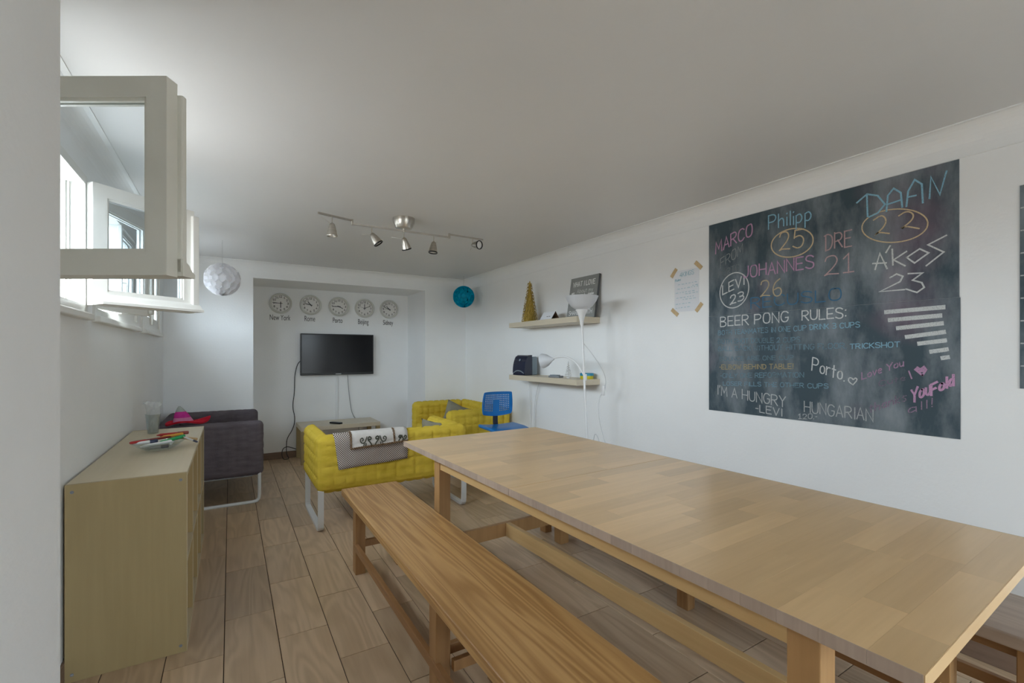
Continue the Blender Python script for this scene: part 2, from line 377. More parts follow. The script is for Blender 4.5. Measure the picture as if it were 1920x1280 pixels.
# skirting
struct('baseboard_back', bbox(AX0, AX1, YA - .012, YA, 0, .085, .002), M['skirt'], 'brown tile skirting in the alcove')
struct('baseboard_left', bbox(XL, XL + .010, YP, YB, 0, .085, .002), M['skirt'])
struct('baseboard_right', bbox(XR - .012, XR, YR, YB, 0, .085, .002), M['skirt'])
struct('baseboard_pier', bbox(XP - .03, XP + .012, YR, YP + .012, 0, .085, .002), M['skirt'])

# windows
def leaf(parent, w, h, m, name='casement', thick=0.042, st=0.058, drip=True, flip=1):
    """casement leaf: local x from hinge 0..w, y thickness (room side +), z 0..h"""
    bm = bmesh.new()
    for b in ((0, st, 0, h), (w - st, w, 0, h), (st, w - st, 0, st * 1.15), (st, w - st, h - st, h)):
        box(bm, b[0], b[1], -thick / 2, thick / 2, b[2], b[3])
    for s in (-1, 1):                     # glazing bead, stepped on both faces
        y = s * (thick / 2 - .006)
        for b in ((st, st + .009, st, h - st), (w - st - .009, w - st, st, h - st), (st, w - st, st * 1.15, st * 1.15 + .009), (st, w - st, h - st - .009, h - st)):
            box(bm, b[0], b[1], min(y, y - s * .010), max(y, y - s * .010), b[2], b[3])
    c = obj(name, bm, m, parent)
    obj('glass_pane', bbox(st - .004, w - st + .004, -.002, .002, st, h - st + .004, 0), M['glass'], c)
    y = flip * thick / 2
    # rebate strip on the meeting stile and rounded edge bead
    obj('meeting_strip', bbox(w - .022, w + .014, min(y, y + flip * .020), max(y, y + flip * .020), .012, h - .03, .004), m, c)
    if drip:
        bm = bmesh.new(); pr = [(0, 0), (.052 * flip, .0), (.052 * flip, .012), (.040 * flip, .018), (.026 * flip, .036), (0, .050)]
        rs = [[bm.verts.new((x, y + a, b + .004)) for a, b in pr] for x in (.01, w + .016)]
        n = len(pr)
        for j in range(n): bm.faces.new((rs[0][j], rs[0][(j + 1) % n], rs[1][(j + 1) % n], rs[1][j]))
        bm.faces.new(rs[0]); bm.faces.new(rs[1][::-1])
        obj('drip_moulding', bm, m, c)
    return c
def window(n, y0, y1, z0, z1, xin, label):
    w = bpy.data.objects.new('window_%d' % n, None); COL.objects.link(w); w['kind'] = 'structure'; w['label'] = label
    w.location = (xin, y0, z0)
    L, hh = y1 - y0, z1 - z0; bm = bmesh.new(); fw = .04
    for b in ((-.0, fw, 0, hh), (L - fw, L, 0, hh), (fw, L - fw, 0, fw), (fw, L - fw, hh - fw, hh)):
        box(bm, -.085, .012, b[0], b[1], b[2], b[3])
    for y in (fw, L - fw - .014): box(bm, -.085, -.052, y, y + .014, fw, hh - fw); box(bm, -.046, -.040, y + .004, y + .010, fw, hh - fw)
    obj('frame', bm, M['white_paint'], w)
    obj('sill', bbox(-.09, .035, -.02, L + .02, -.028, .004, .006), M['white_paint'], w)
    return w
w1 = window(1, *WINS[0], WZ0, WZ1, XL, 'nearest wall window with both leaves swung into the room')
LH = WZ1 - WZ0 - .07
c = leaf(w1, .475, LH, M['old_paint'], flip=1)
c.location = (.028, .042, .04); c.rotation_euler = (0, 0, math.radians(-31.6))
c = leaf(w1, .475, LH, M['white_paint'], flip=-1)
c.location = (.028, WINS[0][1] - WINS[0][0] - .042, .04); c.rotation_euler = (0, 0, math.radians(40))
for n in (2, 3):
    y0, y1 = WINS[n - 1]
    w = window(n, y0, y1, WZ0, WZ1, XL, ['middle wall window with closed leaves', 'farthest wall window beside the back corner'][n - 2])
    lw = (y1 - y0 - .08) / 2 - .001
    a = leaf(w, lw, LH + .015, M['white_paint'], drip=False, flip=-1); a.location = (-.022, .04, .045); a.rotation_euler = (0, 0, PI / 2 - (math.radians(16) if n == 2 else 0))
    b = leaf(w, lw, LH + .015, M['white_paint'], drip=False, flip=1); b.location = (-.022, y1 - y0 - .04, .045); b.rotation_euler = (0, 0, -PI / 2)
    bm = bmesh.new(); box(bm, 0, .012, -.01, .01, -.05, .05); tube(bm, [(.01, 0, 0), (.035, 0, 0), (.04, 0, -.02), (.04, 0, -.07)], .005)
    obj('latch', bm, M['steel'], b, loc=(lw - .02, .022, .2), rot=(0, 0, PI / 2))
# ------------------------------------------------------------------ single-stroke lettering
FONT = {
'A':[[(0,0),(2,6),(4,0)],[(.7,2.1),(3.3,2.1)]],'B':[[(0,0),(0,6)],'s',[(0,6),(2.6,6),(3.6,5.2),(3,3.4),(0,3.2)],'s',[(0,3.2),(3,3.1),(4,1.6),(3,0),(0,0)]],
'C':['s',[(4,5),(3,6),(1,6),(0,4),(0,2),(1,0),(3,0),(4,1)]],'D':[[(.4,0),(.4,6)],'s',[(-.4,5.6),(1.5,6.2),(4,5),(4,1.8),(2.5,0),(.2,0)]],
'E':[[(3.6,6),(0,6),(0,0),(3.6,0)],[(0,3.1),(3,3.1)]],'F':[[(3.6,6),(0,6),(0,0)],[(0,3.1),(2.8,3.1)]],
'G':['s',[(4,5),(3,6),(1,6),(0,4),(0,2),(1,0),(3,0),(4,1.4),(4,2.8)],[(4,2.8),(2.4,2.8)]],'H':[[(0,0),(0,6)],[(4,0),(4,6)],[(0,3),(4,3)]],
'I':[[(.6,0),(.6,6)]],'J':['s',[(3,6),(3,1.5),(2,0),(.6,0),(0,1.3)]],'K':[[(0,0),(0,6)],[(3.6,6),(0,2.6)],[(1,3.4),(3.8,0)]],
'L':[[(0,6),(0,0),(3.4,0)]],'M':[[(0,0),(.3,6),(2.2,2),(4.2,6),(4.5,0)]],'N':[[(0,0),(0,6),(3.8,0),(3.8,6)]],
'O':['s',[(2,6),(3.6,6),(4.2,3),(3.6,0),(.6,0),(-.1,3),(.6,6),(2.2,6)]],'P':[[(0,0),(0,6)],'s',[(0,6),(3,6.1),(4,4.6),(3,2.9),(0,2.8)]],
'Q':['s',[(2,6),(3.6,6),(4.2,3),(3.6,0),(.6,0),(-.1,3),(.6,6),(2.2,6)],[(2.4,1.6),(4.2,-.4)]],
'R':[[(0,0),(0,6)],'s',[(0,6),(3,6.1),(4,4.6),(3,3.1),(0,2.9)],[(1.6,3),(4,0)]],'S':['s',[(3.8,5.2),(2.6,6.1),(.4,6),(0,4),(2,3.2),(4,2.4),(3.8,.3),(1.8,-.2),(0,.8)]],
'T':[[(0,6),(4,6)],[(2,6),(2,0)]],'U':['s',[(0,6),(0,1.4),(1,0),(3,0),(4,1.4),(4,6)]],'V':[[(0,6),(2,0),(4,6)]],'W':[[(0,6),(1.2,0),(2.4,4.6),(3.6,0),(4.8,6)]],
'X':[[(0,0),(4,6)],[(0,6),(4,0)]],'Y':[[(0,6),(2,3),(4,6)],[(2,3),(2,0)]],'Z':[[(0,6),(4,6),(0,0),(4,0)]],
'0':['s',[(2,6),(3.6,6),(4,3),(3.4,0),(.6,0),(0,3),(.6,6),(2.2,6)]],'1':[[(.2,4.6),(1.6,6),(1.6,0)],[(.2,0),(3,0)]],
'2':['s',[(.2,4.6),(.6,6),(3,6.2),(3.8,4.4),(2.6,2.4),(0,0)],[(0,0),(1.2,.35),(4,.1)]],'3':['s',[(.2,5.8),(2,6.4),(4,5.4),(3.4,3.4),(1.4,3.1)],'s',[(1.4,3.1),(3.8,3),(4.2,1),(2.6,-.2),(.2,.3)]],
'4':[[(2.8,0),(2.8,6),(0,2),(4,2)]],'5':[[(3.8,6),(.8,6),(.5,3.4)],'s',[(.5,3.4),(2.6,4),(4.1,2.6),(3.4,.2),(1.6,-.3),(0,.6)]],
'6':['s',[(3,6.2),(1,5),(0,2.4),(.8,-.2),(3,-.1),(3.8,1.6),(2.8,3.2),(.4,2.2)]],'7':[[(0,6),(4,6),(1.4,0)]],
'8':['s',[(2,3.2),(.2,4),(.6,6),(3.2,6.2),(3.8,4.2),(2,3.2),(0,2),(.6,-.1),(3.4,-.1),(4,2),(2,3.2)]],'9':['s',[(3.6,4),(2,2.8),(.3,3.6),(.4,5.8),(2.6,6.2),(3.7,4.4),(3.4,1.6),(2.4,0)]],
'h':[[(0,0),(0,6)],'s',[(0,2.4),(1.4,3.8),(2.6,3),(2.6,0)]],'i':[[(.4,0),(.4,3.6)],[(.3,5),(.5,5.3)]],'l':[[(.4,0),(.4,6)]],
'p':[[(0,-2),(0,3.8)],'s',[(0,3.4),(1.8,4.2),(3,2.2),(1.8,.2),(0,.6)]],'o':['s',[(1.4,3.8),(2.8,3.4),(2.8,.4),(.2,.2),(0,3),(1.6,3.8)]],
'r':[[(0,0),(0,3.8)],'s',[(0,2.4),(1,3.8),(2.2,3.6)]],'t':[[(1,0),(1,5.4)],[(0,3.8),(2.2,3.8)]],'v':[[(0,3.8),(1.2,0),(2.6,3.8)]],
'e':['s',[(0,2),(2.6,2.2),(2.4,3.9),(.6,3.8),(0,1.6),(1,0),(2.6,.6)]],'u':['s',[(0,3.8),(0,.8),(1.4,-.1),(2.6,1)],[(2.6,3.8),(2.6,0)]],
'a':['s',[(2.4,3.2),(1,4),(0,2),(.8,0),(2.4,1)],[(2.5,3.8),(2.6,0)]],'n':[[(0,0),(0,3.8)],'s',[(0,2.4),(1.4,3.9),(2.6,3),(2.6,0)]],
'k':[[(0,0),(0,6)],[(2.2,3.8),(0,1.6),(2.4,0)]],'s':['s',[(2.2,3.4),(.8,4),(.1,2.8),(2.3,1.2),(1.4,-.1),(0,.5)]],'y':[[(0,3.8),(1.3,.4)],[(2.6,3.8),(.6,-2)]],
'd':['s',[(2.4,3.2),(1,4),(0,2),(.8,0),(2.4,1)],[(2.5,6),(2.6,0)]],'b':[[(0,6),(0,0)],'s',[(0,3),(1.6,4),(2.8,2),(1.6,0),(0,.6)]],'m':[[(0,0),(0,3.8)],'s',[(0,2.6),(1.2,3.9),(1.9,3),(1.9,0)],'s',[(1.9,2.6),(3.1,3.9),(3.9,3),(3.9,0)]],
'.':[[(0,0),(.3,.2)]],',':[[(.4,.4),(0,-.9)]],':':[[(.2,.6),(.4,.9)],[(.2,4),(.4,4.3)]],'!':[[(.4,6),(.3,1.6)],[(.3,0),(.4,.3)]],'-':[[(0,2.8),(1.8,2.8)]],"'":[[(.4,6.4),(.2,5)]],
'*':[[(.2,2.6),(.5,2.9)]],'(':['s',[(1,6.4),(0,4),(0,2),(1,-.4)]],'&':[[(3.8,0),(.8,4.6)]],
}
def strokes(text):
    """list of polylines in em units (x, y), total width"""
    x = 0.0; out = []
    for ch in text:
        if ch == ' ': x += 2.6; continue
        g = FONT.get(ch, FONT.get(ch.upper(), [])); sm = False; mx = 0
        for it in g:
            if it == 's': sm = True; continue
            pts = [Vector((px, py, 0)) for px, py in it]
            mx = max(mx, max(p.x for p in pts))
            if sm: pts = smooth_path(pts, 3)
            sm = False
            out.append([Vector((p.x + x, p.y, 0)) for p in pts])
        x += mx + 1.15
    return out, max(x - 1.15, .1)
_rc = [0]
def ribbon(bm, pts, w, nrm):
    """flat mitred ribbon of width w along 3-D pts lying in the plane with normal nrm"""
    nrm = Vector(nrm); P = [Vector(pts[0])]
    for p in pts[1:]:
        if (Vector(p) - P[-1]).length > w * .15: P.append(Vector(p))
    if len(P) < 2: P.append(Vector(pts[-1]) + Vector((0, 0, w * .3)))
    _rc[0] += 1; lift = nrm * (.00012 * (_rc[0] % 9)); n = len(P)
    d = [(P[i + 1] - P[i]).normalized() for i in range(n - 1)]
    P[0] = P[0] - d[0] * w * .3; P[-1] = P[-1] + d[-1] * w * .3
    rows = []
    for i in range(n):
        t = d[0] if i == 0 else d[-1] if i == n - 1 else (d[i - 1] + d[i])
        if t.length < .2: t = d[i - 1]
        t = t.normalized(); k = 1 / max(.45, t.dot(d[min(i, n - 2)])); s_ = nrm.cross(t) * (w / 2 * k)
        rows.append((bm.verts.new(P[i] - s_ + lift), bm.verts.new(P[i] + s_ + lift)))
    for a, b in zip(rows, rows[1:]): bm.faces.new((a[0], b[0], b[1], a[1]))
def plane_text(bm, text, P0, P1, up, w, nrm, jitter=0.0):
    """stroke text from baseline P0 to P1; up = vector of cap height"""
    sts, wid = strokes(text); P0, P1, up = Vector(P0), Vector(P1), Vector(up); dx = (P1 - P0) / wid
    rj = random.Random(len(text) * 7 + ord(text[0]))
    for s in sts:
        j = rj.uniform(-jitter, jitter)
        ribbon(bm, [P0 + dx * p.x + up * ((p.y + j) / 6) for p in s], w, nrm)

# ------------------------------------------------------------------ dining table
TT = 0.74
dt = thing('dining_table', 'long beech dining table with a staved top in two leaves', 'table', (1.556, 1.665, 0), math.radians(2.0))
TWD, TLN, SEAM = 1.07, 2.645, 0.052
for (ya, yb) in ((SEAM + .0015, TLN / 2), (-TLN / 2, SEAM - .0015)):
    leafb = obj('tabletop_leaf', bbox(-TWD / 2 + .002, TWD / 2 - .002, ya + .0005, yb - .0005, TT - .030, TT - .006, 0), M['beech_end'], dt)
    n = int(round((yb - ya) / .088)); sw = (yb - ya) / n
    for i in range(n):
        cuts = [-TWD / 2]; x = -TWD / 2 + random.uniform(.12, .5)
        while x < TWD / 2 - .15:
            cuts.append(x); x += random.uniform(.3, .62)
        cuts.append(TWD / 2)
        for a, b in zip(cuts, cuts[1:]):
            cx_, cy_ = (a + b) / 2, ya + sw * (i + .5)
            obj('stave', bbox(-(b - a) / 2 + .0001, (b - a) / 2 - .0001, -sw / 2 + .0001, sw / 2 - .0001, -.0055, 0, 0), M['stave'], leafb, loc=(cx_, cy_, TT - random.uniform(0, .0001)))
    # end-grain blocks along both long edges
    for i in range(n):
        for s in (-1, 1):
            obj('edge_block', bbox(-.001, .001, -sw / 2 + .0002, sw / 2 - .0002, -.030, 0, 0), M['beech_end'], leafb, loc=(s * (TWD / 2 + .0012), ya + sw * (i + .5), TT))
for s in (-1, 1): obj('end_strip', bbox(-TWD / 2, TWD / 2, -.001, .001, -.030, -.0005, 0), M['stave'], dt, loc=(0, s * (TLN / 2 + .0012), TT))
LX, LY0, LY1 = TWD / 2 - .045, -1.10, 0.90     # leg outer x, leg centres y
AZ0, AZ1 = .642, TT - .030
for s in (-1, 1):
    for y in (LY0, LY1):
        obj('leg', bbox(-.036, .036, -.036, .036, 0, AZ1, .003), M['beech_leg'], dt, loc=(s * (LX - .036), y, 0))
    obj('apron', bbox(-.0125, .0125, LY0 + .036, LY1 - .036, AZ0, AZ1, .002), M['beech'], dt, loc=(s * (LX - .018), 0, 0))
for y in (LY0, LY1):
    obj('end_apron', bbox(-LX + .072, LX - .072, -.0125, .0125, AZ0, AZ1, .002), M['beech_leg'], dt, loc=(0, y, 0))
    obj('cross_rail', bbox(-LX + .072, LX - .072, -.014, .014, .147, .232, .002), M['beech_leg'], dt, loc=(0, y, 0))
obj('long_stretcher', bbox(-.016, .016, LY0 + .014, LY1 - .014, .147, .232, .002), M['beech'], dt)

# ------------------------------------------------------------------ benches
def bench(name, label, loc, rz, w, L, hz, top, ys):
    t = thing(name, label, 'bench', loc, rz, 'benches at the dining table')
    bm = bmesh.new(); box(bm, -w / 2, w / 2, -L / 2, L / 2, hz - .042, hz); bev(bm, .006, 3)
    obj('seat', bm, top, t)
    for s in (-1, 1):
        for y in ys:
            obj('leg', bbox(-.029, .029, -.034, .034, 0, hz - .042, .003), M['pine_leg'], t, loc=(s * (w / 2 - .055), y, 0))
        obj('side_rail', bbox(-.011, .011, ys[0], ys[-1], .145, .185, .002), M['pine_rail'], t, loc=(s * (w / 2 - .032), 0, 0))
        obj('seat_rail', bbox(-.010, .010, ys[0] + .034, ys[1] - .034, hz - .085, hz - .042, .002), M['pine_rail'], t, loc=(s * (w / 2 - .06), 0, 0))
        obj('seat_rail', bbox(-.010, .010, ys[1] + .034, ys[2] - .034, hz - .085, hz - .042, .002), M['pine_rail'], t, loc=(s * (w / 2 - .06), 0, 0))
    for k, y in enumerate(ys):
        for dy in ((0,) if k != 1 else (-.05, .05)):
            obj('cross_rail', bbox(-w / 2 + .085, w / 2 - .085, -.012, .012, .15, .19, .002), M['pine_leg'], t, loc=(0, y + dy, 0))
    return t
bench('bench', 'long orange-brown pine bench on the sofa side of the table', (.795, 1.62, 0), math.radians(.3), .36, 2.96, .45, M['pine'], (-1.22, 0.0, 1.24))
bench('bench', 'pale-topped wooden bench between the table and the chalkboard wall', (2.145, 1.585, 0), math.radians(1.0), .35, 2.90, .48, M['pale_bench'], (-1.22, 0.0, 1.22))

# ------------------------------------------------------------------ cube shelf unit lying along the left wall
cu = thing('shelf_unit', 'birch open shelf unit with eight compartments under the windows', 'shelf unit', (-.365, 3.265, 0))
w2, l2, hh = .20, .765, .792
for s in (-1, 1): 
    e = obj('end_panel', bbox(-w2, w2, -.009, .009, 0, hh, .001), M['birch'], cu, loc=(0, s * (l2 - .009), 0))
    if s < 0:
        for x in (-w2 + .022, w2 - .022):
            for z in (.03, hh - .03):
                bm = bmesh.new(); lathe(bm, [(.0065, 0), (.006, .0015), (.003, .002), (.0025, .0008)], 12, Matrix.Rotation(PI / 2, 4, 'X'))
                obj('screw', bm, M['greydev'], e, loc=(x, -.009, z))
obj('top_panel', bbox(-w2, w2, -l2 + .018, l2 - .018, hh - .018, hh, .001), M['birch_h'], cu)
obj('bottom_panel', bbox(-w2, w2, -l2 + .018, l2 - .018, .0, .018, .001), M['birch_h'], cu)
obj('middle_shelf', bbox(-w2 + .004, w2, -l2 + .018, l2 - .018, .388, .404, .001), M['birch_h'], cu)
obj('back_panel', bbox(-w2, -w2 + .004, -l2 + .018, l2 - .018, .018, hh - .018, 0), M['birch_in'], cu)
for nm_, q in (('end', (-l2, -l2 + .018, 0, hh)), ('end', (l2 - .018, l2, 0, hh)), ('top', (-l2 + .018, l2 - .018, hh - .018, hh)), ('bottom', (-l2 + .018, l2 - .018, 0, .018)), ('shelf', (-l2 + .018, l2 - .018, .388, .404))):
    obj(nm_ + '_edge_banding', bbox(w2, w2 + .0012, q[0], q[1], q[2], q[3], 0), M['banding'], cu)
for k in (-1, 0, 1):
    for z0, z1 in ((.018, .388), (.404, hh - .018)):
        dv_ = obj('divider', bbox(-w2 + .004, w2, -.008, .008, z0, z1, .001), M['birch_in'], cu, loc=(0, k * (l2 - .01) / 2, 0)); obj('edge_banding', bbox(w2, w2 + .0012, -.008, .008, z0, z1, 0), M['banding'], dv_)

# ------------------------------------------------------------------ sofas
def sofa(label, loc, rz, w, d, h, zb, fab, cell, group='small two-seat sofas', legr=rect(.04, .022), q=.0125):
    t = thing('sofa', label, 'sofa', loc, rz, group); th = .095
    def panel(name, sx, sy, sz, off, r=.035):
        bm = bmesh.new(); rbox(bm, sx, sy, sz, r, .0142, q, cell, off, .0014); return obj(name, bm, fab, t, True)
    zc, hz = (zb + h) / 2, h - zb
    panel('backrest', w, th, hz, (0, -d / 2 + th / 2, zc), .04)
    for s in (-1, 1): panel('arm', th, d - th + .01, hz, (s * (w / 2 - th / 2), th / 2 - .005, zc), .04)
    panel('seat', w - 2 * th + .01, d - th - .02, .15, (0, th / 2 - .01, zb + .085), .03)
    for s in (-1, 1):
        x = s * (w / 2 - .022); a, b = -d / 2 + .018, d / 2 - .03
        pts = [(x, a, zb + .02), (x, a, .07), (x, a + .004, .035), (x, a + .02, .016), (x, a + .05, .011), (x, b - .05, .011), (x, b - .02, .016), (x, b - .004, .035), (x, b, .07), (x, b, zb + .02)]
        bm = bmesh.new(); sweep(bm, pts, legr, up=Vector((1, 0, 0)))
        obj('leg_frame', bm, M['white_metal'], t)
    return t
sofa('yellow quilted sofa seen from behind with a patterned throw over its back', (1.15, 3.985, 0), 0, 1.205, .72, .70, .285, M['yellow'], .078)
sofa('yellow quilted sofa in the back corner against the right wall', (2.345, 5.085, 0), PI / 2, 1.17, .76, .70, .285, M['yellow'], .078)
sofa('charcoal quilted sofa against the left wall behind the shelf unit', (-.140, 5.18, 0), -PI / 2, 1.07, .78, .722, .245, M['darkfab'], .075, legr=circ(.014, 10), q=.004)

def pillow(label, loc, rot, s=.36, th=.11, m=None):
    bm = bmesh.new(); n = 14; g = {}
    for sg in (-1, 1):
        for i in range(n + 1):
            for j in range(n + 1):
                u, v = i / n * 2 - 1, j / n * 2 - 1
                e = (1 - u * u) ** .5 * (1 - v * v) ** .5
                k = 1 - .09 * (1 - abs(u * v)) * max(abs(u), abs(v)) ** 3
                g[sg, i, j] = bm.verts.new((u * s / 2 * k, v * s / 2 * k, sg * th / 2 * e ** .8))
        for i in range(n):
            for j in range(n): bm.faces.new([g[sg, i + a, j + b] for a, b in ((0, 0), (1, 0), (1, 1), (0, 1))])
    bmesh.ops.remove_doubles(bm, verts=bm.verts, dist=1e-5)
    return tag(obj('pillow', bm, m or M['greypillow'], None, True, loc, rot), label, 'pillow', 'grey-green cushions on the yellow sofas')
pillow('grey-green cushion against the right arm of the nearer yellow sofa', (1.585, 3.93, .56), (math.radians(4), math.radians(72), math.radians(14)), .33)
pillow('grey-brown cushion on the corner yellow sofa', (2.16, 4.70, .575), (math.radians(72), math.radians(24), math.radians(-12)), .36)

# throw over the sofa back
th_root = thing('throw', 'brown and white woven throw draped over the yellow sofa back', 'blanket', (0, 0, 0))
def drape(x0, x1, zi, zo0, zo1, off, nx=14, sk=0.0):
    """cloth over the sofa back: inner hem height zi, outer hem heights zo0..zo1"""
    bm = bmesh.new(); yo, yi, zt, r = 3.625 - off, 3.72 + off, .70 + off, .04 + off
    rows = []
    for i in range(nx + 1):
        f = i / nx; x = x0 + (x1 - x0) * f; zo = zo0 + (zo1 - zo0) * f
        pr = [(yi, zi)] + [(yi, zi + (zt - r - zi) * k / 3) for k in (1, 2, 3)]
        pr += [(yi - r + r * math.cos(a), zt - r + r * math.sin(a)) for a in [PI / 2 * k / 5 for k in range(1, 6)]]
        pr += [(yo + r - r * math.sin(a), zt - r + r * math.cos(a)) for a in [PI / 2 * k / 5 for k in range(0, 6)]]
        pr += [(yo - .004 * math.sin(f * 9 + k) * k / 8 - .0008 * k, zt - r + (zo - zt + r) * k / 8) for k in range(1, 9)]
        rows.append([bm.verts.new((x + sk * max(0, (zt - z)) * (1 - f), y, z)) for y, z in pr])
    for a, b in zip(rows, rows[1:]):
        for j in range(len(a) - 1): bm.faces.new((a[j], a[j + 1], b[j + 1], b[j]))
    return bm
m = newmat('throw_weave', (.5, .45, .4), .9, .1); b = m.node_tree.nodes['Principled BSDF']
tc = nd(m, 'ShaderNodeTexCoord'); mp = nd(m, 'ShaderNodeMapping'); pass
lk(m, tc.outputs['Object'], mp.inputs[0]); ck = nd(m, 'ShaderNodeTexChecker'); ck.inputs['Scale'].default_value = 125
ck.inputs['Color1'].default_value = (.62, .57, .52, 1); ck.inputs['Color2'].default_value = (.085, .055, .05, 1)
sx_ = nd(m, 'ShaderNodeVectorMath', operation='MULTIPLY'); sx_.inputs[1].default_value = (1, 0, 1); lk(m, mp.outputs[0], sx_.inputs[0])
sa = nd(m, 'ShaderNodeVectorMath', operation='ADD'); sa.inputs[1].default_value = (0, .003, 0); lk(m, sx_.outputs[0], sa.inputs[0])
lk(m, sa.outputs[0], ck.inputs['Vector']); lk(m, ck.outputs[0], b.inputs['Base Color']); M['weave'] = m
M['linen'] = noisy('throw_linen', (.60, .57, .53), (.66, .63, .60), 30, .9, .1)
M['braid'] = noisy('throw_braid', (.10, .055, .03), (.30, .20, .12), 90, .9, .1)
M['embroid'] = newmat('dark_green_embroidery', (.07, .075, .055), .9, .1)
wv = obj('woven_cloth', drape(.655, 1.215, .46, .452, .478, .017, sk=.12), M['weave'], th_root, True)
wv.modifiers.new('thick', 'SOLIDIFY').thickness = .004
ep = obj('embroidered_panel', drape(.775, 1.216, .47, .602, .625, .0225), M['linen'], th_root, True)
ep.modifiers.new('thick', 'SOLIDIFY').thickness = .002
bm = bmesh.new()
def zig(a, b, n):
    a, b = Vector(a), Vector(b); return [a + (b - a) * i / n for i in range(n + 1)]
for ph in (0, PI):
    pts = [p + Vector((0, -.001, .006 * math.sin(i * 1.3 + ph))) for i, p in enumerate(zig((.77, 3.589, .600), (1.215, 3.589, .623), 60))]; tube(bm, pts, .0035, 5)
    for xx in (.775, 1.105):
        pts = [p + Vector((.006 * math.sin(i * 1.3 + ph), -.001, 0)) for i, p in enumerate(zig((xx, 3.590, .600 if xx < 1 else .618), (xx, 3.600, .672), 14))]
        pts += [Vector((xx + .006 * math.sin(i * 1.3 + ph), 3.602 + (1 - math.cos(i / 8 * PI / 2)) * .055, .668 + math.sin(i / 8 * PI / 2) * .055)) for i in range(9)]
        tube(bm, pts, .0035, 5)
obj('braid', bm, M['braid'], ep, True)
def scroll(cx, cz, s, fl):
    P = lambda x, z: Vector((cx + fl * x * s, 3.589, cz + z * s))
    ribbon(bm, smooth_path([P(.0, -.5), P(.15, -.1), P(.55, .35), P(.35, .75), P(.05, .5), P(.2, .25), P(.36, .38)], 3), .010, (0, -1, 0))
    ribbon(bm, smooth_path([P(.62, .7), P(.85, -.05), P(1.3, -.1), P(1.5, .4), P(1.2, .65), P(1.05, .35), P(1.2, .2)], 3), .008, (0, -1, 0))
    ribbon(bm, smooth_path([P(.75, -.1), P(.72, -.35), P(.85, -.5)], 2), .008, (0, -1, 0)); ribbon(bm, [P(.95, -.15), P(1.05, -.45)], .007, (0, -1, 0))
for px_, fl in ((.952, 1), (.928, -1), (1.135, 1)):
    bm = bmesh.new(); scroll(px_, .640, .060 if px_ < 1 else .045, fl); obj('scroll_embroidery', bm, M['embroid'], ep)

# ------------------------------------------------------------------ coffee table, remote
ct = thing('coffee_table', 'low birch coffee table under the television', 'table', (1.175, 6.175, 0))
obj('tabletop', bbox(-.465, .465, -.245, .245, .395, .445, .003), M['shelf'], ct)
for sx in (-1, 1):
    for sy in (-1, 1): obj('leg', bbox(-.025, .025, -.025, .025, 0, .395, .002), M['birch'], ct, loc=(sx * .44, sy * .22, 0))
rm = thing('remote_control', 'black remote control lying on the low coffee table', 'remote', (1.12, 6.04, .445), math.radians(35))
obj('body', bbox(-.025, .025, -.085, .085, 0, .02, .006), M['black'], rm)
for i in range(4):
    for j in range(3):
        bm = bmesh.new(); lathe(bm, [(.005, 0), (.005, .0025), (.004, .003)], 8); obj('button', bm, M['greydev'], rm, loc=((j - 1) * .014, (i - 1.5) * .03, .0195))

# ------------------------------------------------------------------ television
tvp = [on_y(564, 624, YA - .07), on_y(700, 701.5, YA - .07)]
tw, thh = .915, .535; tvc = ((tvp[0].x + tvp[1].x) / 2, YA - .07, (tvp[0].z + tvp[1].z) / 2)
tv = thing('television', 'black flat television mounted on the alcove wall below the clocks', 'television', tvc, (0, 0, 0))
obj('casing', bbox(-tw / 2, tw / 2, 0, .045, -thh / 2, thh / 2, .006), M['black'], tv)
obj('wall_mount', bbox(-.15, .15, .045, .07, -.12, .12, .002), M['greydev'], tv)
obj('screen', bbox(-tw / 2 + .014, tw / 2 - .014, -.0015, .001, -thh / 2 + .03, thh / 2 - .014, 0), M['screen'], tv)
obj('logo', bbox(-.035, .035, -.0025, .001, -thh / 2 + .008, -thh / 2 + .017, .001), M['silver'], tv)
def cable(name, pts, r, mat, label, it=3):
    bm = bmesh.new(); tube(bm, smooth_path(pts, it), r, 6)
    return tag(obj(name, bm, mat, None, True), label, 'cable')
W_ = lambda u, v, o=.012: tuple(on_y(u, v, YA - o))
tl = on_y(563, 675, YA - .03)
cable('power_cable', [(tl.x + .03, YA - .010, tl.z), W_(558, 680, .012), W_(552, 705), W_(552.5, 735), W_(548, 762), W_(554, 785), W_(549, 805), W_(537.5, 822), W_(537, 838), (.60, YA - .03, .05), (.63, YA - .06, .005), (.60, YA - .10, .005), (.56, YA - .10, .006), (.545, YA - .05, .05), (.555, YA - .02, .12), (.60, YA - .02, .15), (.66, YA - .02, .13), (.72, YA - .02, .10)], .0045, M['black'], 'black cable hanging from the left of the television to the floor')
bm = bmesh.new(); p = on_y(631.5, 704, YA); q = on_y(631.5, 782, YA)
box(bm, p.x - .014, p.x + .014, YA - .012, YA, .43, p.z); bev(bm, .002, 1)
tag(obj('cable_duct', bm, M['lampwhite']), 'white cable duct running down the wall below the television', 'cable duct')
cable('thin_cable', [W_(652, 703, .03), W_(653, 725, .01), W_(656, 750, .012), W_(659.5, 775, .015), (1.47, YA - .008, .40), (1.50, YA - .006, .25), (1.52, YA - .02, .02)], .0035, M['greydev'], 'thin dark cable hanging below the right half of the television')

